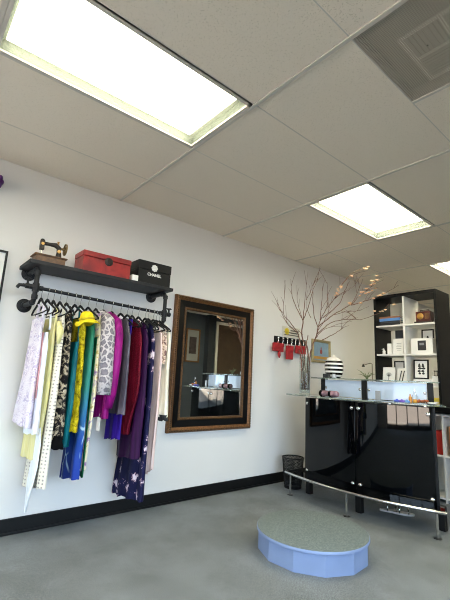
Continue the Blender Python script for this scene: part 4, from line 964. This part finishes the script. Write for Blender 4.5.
# generic framed picture standing in the bookcase
def stand_frame(u0, u1, v0, zbase, x, label, rim, art, mw=.012, lean=8, kind='plain', matw=.03):
    ya, yb_ = yat(u0, (v0+px((x, -1.1, zbase))[1])/2, x), yat(u1, (v0+px((x, -1.1, zbase))[1])/2, x); h_ = zat((u0+u1)/2, v0, x)-zbase; w_ = ya-yb_
    t = thing('photo_frame', label, 'picture frame', (x, (ya+yb_)/2, zbase), group='framed pictures in the bookcase')
    M = Matrix.Translation((x, (ya+yb_)/2, zbase+.001)) @ Matrix.Rotation(R(lean), 4, 'Y'); M0 = Matrix.Translation(-Vector((x, (ya+yb_)/2, zbase))) @ M
    def bx(b, *a): box(b, *a, M=M)
    b = BM(); bx(b, 0, .014, -w_/2, -w_/2+mw, 0, h_); bx(b, 0, .014, w_/2-mw, w_/2, 0, h_); bx(b, 0, .014, -w_/2, w_/2, 0, mw); bx(b, 0, .014, -w_/2, w_/2, h_-mw, h_); obj('frame_rim', b, rim, t)
    b = BM(); bx(b, .005, .012, -w_/2+mw, w_/2-mw, mw, h_-mw); obj('mount', b, white_card, t)
    ink = mat('ink_'+kind, '#2c2c2e', .7)
    b = BM()
    if kind == 'tree':
        bx(b, .003, .005, -.003, .003, h_*.2, h_*.55)
        for i in range(9):
            a = R(20+i*17.5); p1 = (0.004, 0, h_*.42); tube(b, [M @ Vector(p1), M @ Vector((.004, math.cos(a)*w_*.26, h_*.46+math.sin(a)*h_*.24))], .0016, 5)
    elif kind == 'slash':
        for o_ in (-.25, .08): tube(b, [M @ Vector((.004, w_*(o_+.15), h_*.2)), M @ Vector((.004, w_*(o_-.05), h_*.82))], .006, 6)
    elif kind == 'figures':
        for o_ in (-.14, .1):
            for zz_, rr in ((.28, .018), (.4, .022), (.54, .026), (.66, .02), (.74, .013)): ball(b, M @ Vector((.006, w_*o_+.004*math.sin(zz_*20), h_*zz_)), (.004, rr, h_*.075), sub=1)
    elif kind == 'face':
        ball(b, M @ Vector((.006, 0, h_*.55)), (.004, w_*.12, h_*.2), sub=2); ball(b, M @ Vector((.006, 0, h_*.32)), (.004, w_*.2, h_*.12), sub=2)
    elif kind == 'lines':
        for i in range(5): bx(b, .003, .005, -w_*.3, w_*(.1+.05*(i % 3)), h_*(.25+i*.11), h_*(.265+i*.11))
    else:
        bx(b, .003, .005, -w_/2+mw+matw, w_/2-mw-matw, mw+matw, h_-mw-matw)
    if len(b.verts): obj('print', b, ink, t)
    else: b.free()
    return t
# second row
ya, yb_ = yat(395, 330, BX+.2), yat(403, 330, BX+.2); b = BM(); box(b, BX+.2, BX+.23, yb_, ya, s2, s2+.30); tag(obj('binder', b, mat('slate_binder', '#33363c', .6), bevel=.003), 'upright dark grey binder behind the white album, middle left cell', 'binder')
stand_frame(392.3, 403, 338.5, s2, BX+.05, 'white album cover with fine grey sketch lines, middle left cell', white_paint, None, .006, 6, 'lines')
ya, yb_ = yat(387.3, 350, BX+.05), yat(391.6, 350, BX+.05); b = BM(); box(b, BX+.05, BX+.13, yb_, ya, s2, s2+.128); tag(obj('white_book', b, white_card, bevel=.002), 'narrow upright white book in the middle left bookcase cell', 'book')
p = Vector((BX+.06, yat(384, 350, BX+.06), s2)); b = BM(); lathe(b, [(.018, 0), (.02, .004), (.016, .02), (.02, .035), (.012, .05), (.004, .056)], p, 20); ball(b, p+Vector((-.004, .004, .062)), (.012, .012, .012)); ball(b, p+Vector((-.004, .018, .058)), (.004, .012, .004), sub=1)
tag(obj('figurine', b, mat('white_porcelain', '#e4e1da', .25), smooth='all', loc=p), 'tiny white porcelain bird figurine in the middle left cell', 'figurine')
stand_frame(421, 433.5, 329, s2, BX+.17, 'black framed face picture behind the white keepsake box', black_matte, None, .014, 5, 'face')
ya, yb_ = yat(411, 350, BX+.03), min(yat(433, 350, BX+.03), 0); h_ = zat(420, 338.3, BX+.03)-s2; t = thing('keepsake_box', 'wide white box with a square black label, middle right bookcase cell', 'box', (BX+.07, (ya+yb_)/2, s2))
b = BM(); box(b, BX+.03, BX+.13, yb_, ya, s2, s2+h_); obj('box_body', b, white_card, t, bevel=.003)
c_ = (yat(417.7, 345, BX+.03), yat(426, 345, BX+.03)); b = BM(); box(b, BX+.0285, BX+.03, c_[1], c_[0], s2+h_*.22, s2+h_*.85); obj('label', b, mat('black_label', '#1d1d20', .5), t)
b = BM(); box(b, BX+.0275, BX+.0285, c_[1]+.02, c_[0]-.02, s2+h_*.55, s2+h_*.7); obj('label_window', b, mat('grey_print', '#7b7b80', .6), t)
# third row
stand_frame(393.8, 404.3, 361, s3, BX+.14, 'black rimmed picture standing behind two white frames, lower left cell', black_matte, None, .014, 4, 'lines')
stand_frame(382.3, 394.2, 367, s3, BX+.05, 'white frame with an ink tree drawing in the lower left cell', white_paint, None, .008, 8, 'tree')
stand_frame(396.6, 405.2, 367.5, s3, BX+.05, 'white frame with black brush strokes in the lower left cell', white_paint, None, .008, 10, 'slash')
ya, yb_ = yat(412.8, 378, BX+.03), yat(431, 378, BX+.03); b = BM(); box(b, BX+.03, BX+.2, yb_, ya, s3, s3+.062); tag(obj('storage_box', b, white_card, bevel=.003), 'flat white box under the figure print, lower right cell', 'box')
stand_frame(413, 428, 359.5, s3+.0625, BX+.06, 'black framed ink print of two figures on the flat white box', black_matte, None, .014, 6, 'figures')
ya, yb_ = yat(431.8, 378, BX+.05), max(yat(438, 378, BX+.05), BY0+T+.003); b = BM(); box(b, BX+.05, BX+.12, yb_, ya, s3, s3+.1); tag(obj('display_block', b, white_card, bevel=.002), 'white display block at the right of the lower right cell', 'block')
for i, f in enumerate((.3, .7)):
    p = Vector((BX+.085, yb_+(ya-yb_)*f, s3+.1)); b = BM(); lathe(b, [(.010, 0), (.012, .003), (.004, .01), (.003, .045), (.013, .05), (.013, .056), (.003, .06)], p, 14); tag(obj('ring_stand', b, mat('dark_metal_stand', '#3a3532', .4, .5), smooth=True, loc=p), 'tiny dark ring stand on the white display block, %s one' % ('right' if i == 0 else 'left'), 'stand', 'ring stands')
# lamp arm peeking left of the bookcase
p = at(372, 366, 'x', 4.3); t = thing('desk_lamp', 'thin dark desk lamp arm left of the bookcase', 'lamp', (4.52, -.62, 0.0)); p0 = Vector((4.52, -.62, 0))
b = BM(); lathe(b, [(.11, 0), (.11, .012), (.02, .02)], p0, 28); obj('base', b, black_matte, t, smooth=True)
zt_ = at(373, 364, 'x', 4.52).z; b = BM(); tube(b, [p0+Vector((0, 0, .015)), p0+Vector((0, 0, zt_)), p0+Vector((0, .0, zt_))+Vector((0, .02, .01)), p0+Vector((0, .12, zt_-.015))], .005, 10); obj('pole', b, mat('pewter', '#7a756c', .4, .6), t, smooth=True)
b = BM(); lathe(b, [(.007, .03), (.010, .02), (.018, .0), (.02, -.006)], p0+Vector((0, .12, zt_-.03)), 20); obj('shade', b, black_matte, t, smooth=True)

# ------------------------------------------------------------------ wall sign, hook rail, pouches, picture
A = at(282.5, 325.5, 'y', 0); B_ = at(300, 338.5, 'y', 0); s0 = at(300, 331, 'y', 0)
x0, x1 = A.x, s0.x; zt_, zb_ = A.z-.005, at(291, 337.5, 'y', 0).z
sg = thing('wall_sign', 'small cream notice with a yellow dot above the hook rail', 'sign', ((x0+x1)/2, 0, zb_))
b = BM(); box(b, x0, x1, -.008, -.001, zb_, zt_); obj('sign_board', b, mat('cream_board', '#cfcabb', .6), sg)
b = BM(); cyl(b, (x0+.075, -.008, zt_-.06), (x0+.075, -.0095, zt_-.06), .042, n=28); obj('yellow_dot', b, mat('yellow_dot_paint', '#dcc22a', .5), sg)
b = BM()
for i, (w0, w1) in enumerate(((.42, .9), (.42, .8))): box(b, x0+(x1-x0)*w0, x0+(x1-x0)*w1, -.0095, -.008, zt_-.05-i*.03, zt_-.035-i*.03)
for i in range(2): box(b, x0+(x1-x0)*.08, x0+(x1-x0)*.92, -.0095, -.008, zb_+.02+i*.03, zb_+.032+i*.03)
obj('print_lines', b, mat('grey_ink', '#5a574f', .7), sg)
A = at(275, 336.5, 'y', -.02); B_ = at(306, 345, 'y', -.02); rz0 = (A.z+B_.z)/2
hr = thing('hook_rail', 'black wall rail with silver hooks holding red pouches', 'hook rail', ((A.x+B_.x)/2, 0, rz0-.05))
b = BM(); box(b, A.x, B_.x, -.02, -.001, rz0-.045, rz0+.035); obj('rail', b, black_matte, hr, bevel=.003)
xs = [A.x+(B_.x-A.x)*f for f in (.06, .2, .34, .48, .6, .72, .86, .95)]
for x in xs:
    b = BM(); tube(b, [(x, -.02, rz0+.015), (x, -.04, rz0+.01), (x, -.046, rz0-.02), (x, -.035, rz0-.045), (x, -.05, rz0-.055)], .006, 8); ball(b, (x, -.045, rz0+.012), .014); obj('hook', b, chrome, hr, smooth='all')
red_m = mat('red_felt', '#a01d24', .8, noise=.18, nscale=18)
def pouch(u0, u1, v0, v1, label, tail=None):
    A = at(u0, v0, 'y', -.05); B_ = at(u1, v1, 'y', -.05); x0, x1 = A.x, B_.x; zt_ = A.z; zb_ = at((u0+u1)/2, v1, 'y', -.05).z
    t = thing('red_pouch', label, 'pouch', ((x0+x1)/2, -.05, zb_), group='red pouches on the hook rail')
    b = BM(); box(b, x0, x1, -.062, -.044, zb_, zt_); o = obj('pouch_body', b, red_m, t, bevel=.008, segs=3)
    b = BM(); box(b, x0-.002, x1+.002, -.066, -.060, zt_-(zt_-zb_)*.38, zt_+.002); obj('flap', b, red_m, t, bevel=.003)
    b = BM(); cx_ = (x0+x1)/2; tube(b, [(cx_-.02, -.052, zt_-.004), (cx_-.01, -.05, zt_+.02), (cx_+.01, -.05, zt_+.02), (cx_+.02, -.052, zt_-.004)], .003, 6); obj('loop', b, red_m, t, smooth='all')
    if tail:
        b = BM(); tube(b, [(cx_+.02, -.055, zb_+.01), (cx_+.02, -.055, zb_-.04), (cx_+.022, -.055, zb_-.075)], [.012, .02, .006], 10); obj('tassel', b, red_m, t, smooth='all')
pouch(272.5, 283.2, 342.3, 351.5, 'wide red pouch with a short tassel, leftmost on the hook rail', True)
pouch(286, 292.5, 345.5, 359.5, 'tall narrow red pouch in the middle of the hook rail')
pouch(295.3, 305.5, 345.5, 354, 'wide red pouch behind the branches, rightmost on the hook rail')
A = at(311.2, 337.8, 'y', 0); B_ = at(329.3, 341.5, 'y', 0); x0, x1 = A.x, B_.x; zt_ = A.z-.01; zb_ = at(320, 363, 'y', 0).z
fp_ = thing('framed_painting', 'small gilt framed blue painting behind the branches on the white wall', 'picture', ((x0+x1)/2, 0, zb_))
b = BM(); ringframe(b, x0, x1, zb_, zt_, [(0, -.002), (0, -.02), (.012, -.03), (.028, -.026), (.036, -.014), (.036, -.002)]); obj('gilt_frame', b, mat('pale_gilt', '#9a8a5e', .5, .3, noise=.2, nscale=50), fp_)
b = BM(); box(b, x0+.034, x1-.034, -.010, -.002, zb_+.034, zt_-.034); cv = obj('canvas', b, mat('blue_canvas', '#7e97a8', .8, noise=.12, nscale=15), fp_)
cx_ = (x0+x1)/2; cz_ = (zb_+zt_)/2
b = BM(); box(b, x0+.034, x1-.034, -.012, -.010, zb_+.05, zb_+.085); obj('orange_band', b, mat('ochre_paint', '#b5873a', .8), cv)
b = BM(); ball(b, (cx_, -.011, cz_-.005), (.026, .003, .034)); ball(b, (cx_, -.011, cz_+.035), (.010, .003, .024)); obj('red_motif', b, mat('rust_paint', '#8c3a32', .8), cv, smooth='all')

# ------------------------------------------------------------------ light from outside
w = bpy.data.worlds.new('world'); sc.world = w; w.use_nodes = True; nt = w.node_tree; bg = nt.nodes['Background']
bg.inputs['Color'].default_value = (.62, .80, 1.0, 1); bg.inputs['Strength'].default_value = 8.1
sd = bpy.data.lights.new('sun', 'SUN'); so = bpy.data.objects.new('sun', sd); COL.objects.link(so); sd.energy = 130; sd.angle = R(.6); sd.color = (1, .94, .85)
so.rotation_euler = Vector((-.55, -.7, -.5)).to_track_quat('-Z', 'Y').to_euler(); so.location = (6, -4, 12)
pd = bpy.data.lights.new('window_portal', 'AREA'); po = bpy.data.objects.new('window_portal', pd); COL.objects.link(po)
pd.shape = "RECTANGLE"; pd.size_y = 2.3; pd.size = 3.6; pd.cycles.is_portal = True
po.matrix_world = Matrix.Translation((XB-.09, (YR+.3-.8)/2, 1.2)) @ Vector((1, 0, 0)).to_track_quat('-Z', 'Z').to_matrix().to_4x4()

pd2 = pd.copy(); po2 = bpy.data.objects.new('window_portal', pd2); COL.objects.link(po2); pd2.size = 3.6
po2.matrix_world = Matrix.Translation(((WX0+WX1)/2, YR-.09, 1.2)) @ Vector((0, 1, 0)).to_track_quat('-Z', 'Z').to_matrix().to_4x4()
sc.view_settings.view_transform = 'Standard'; sc.view_settings.look = 'None'; sc.view_settings.gamma = 1; sc.view_settings.use_curve_mapping = False
sc.view_settings.exposure = 0.42
sc.cycles.use_denoising = True; sc.cycles.filter_width = 1.05; sc.cycles.max_bounces = 10; sc.cycles.transparent_max_bounces = 12; sc.cycles.sample_clamp_indirect = 6; sc.cycles.caustics_reflective = False; sc.cycles.caustics_refractive = False
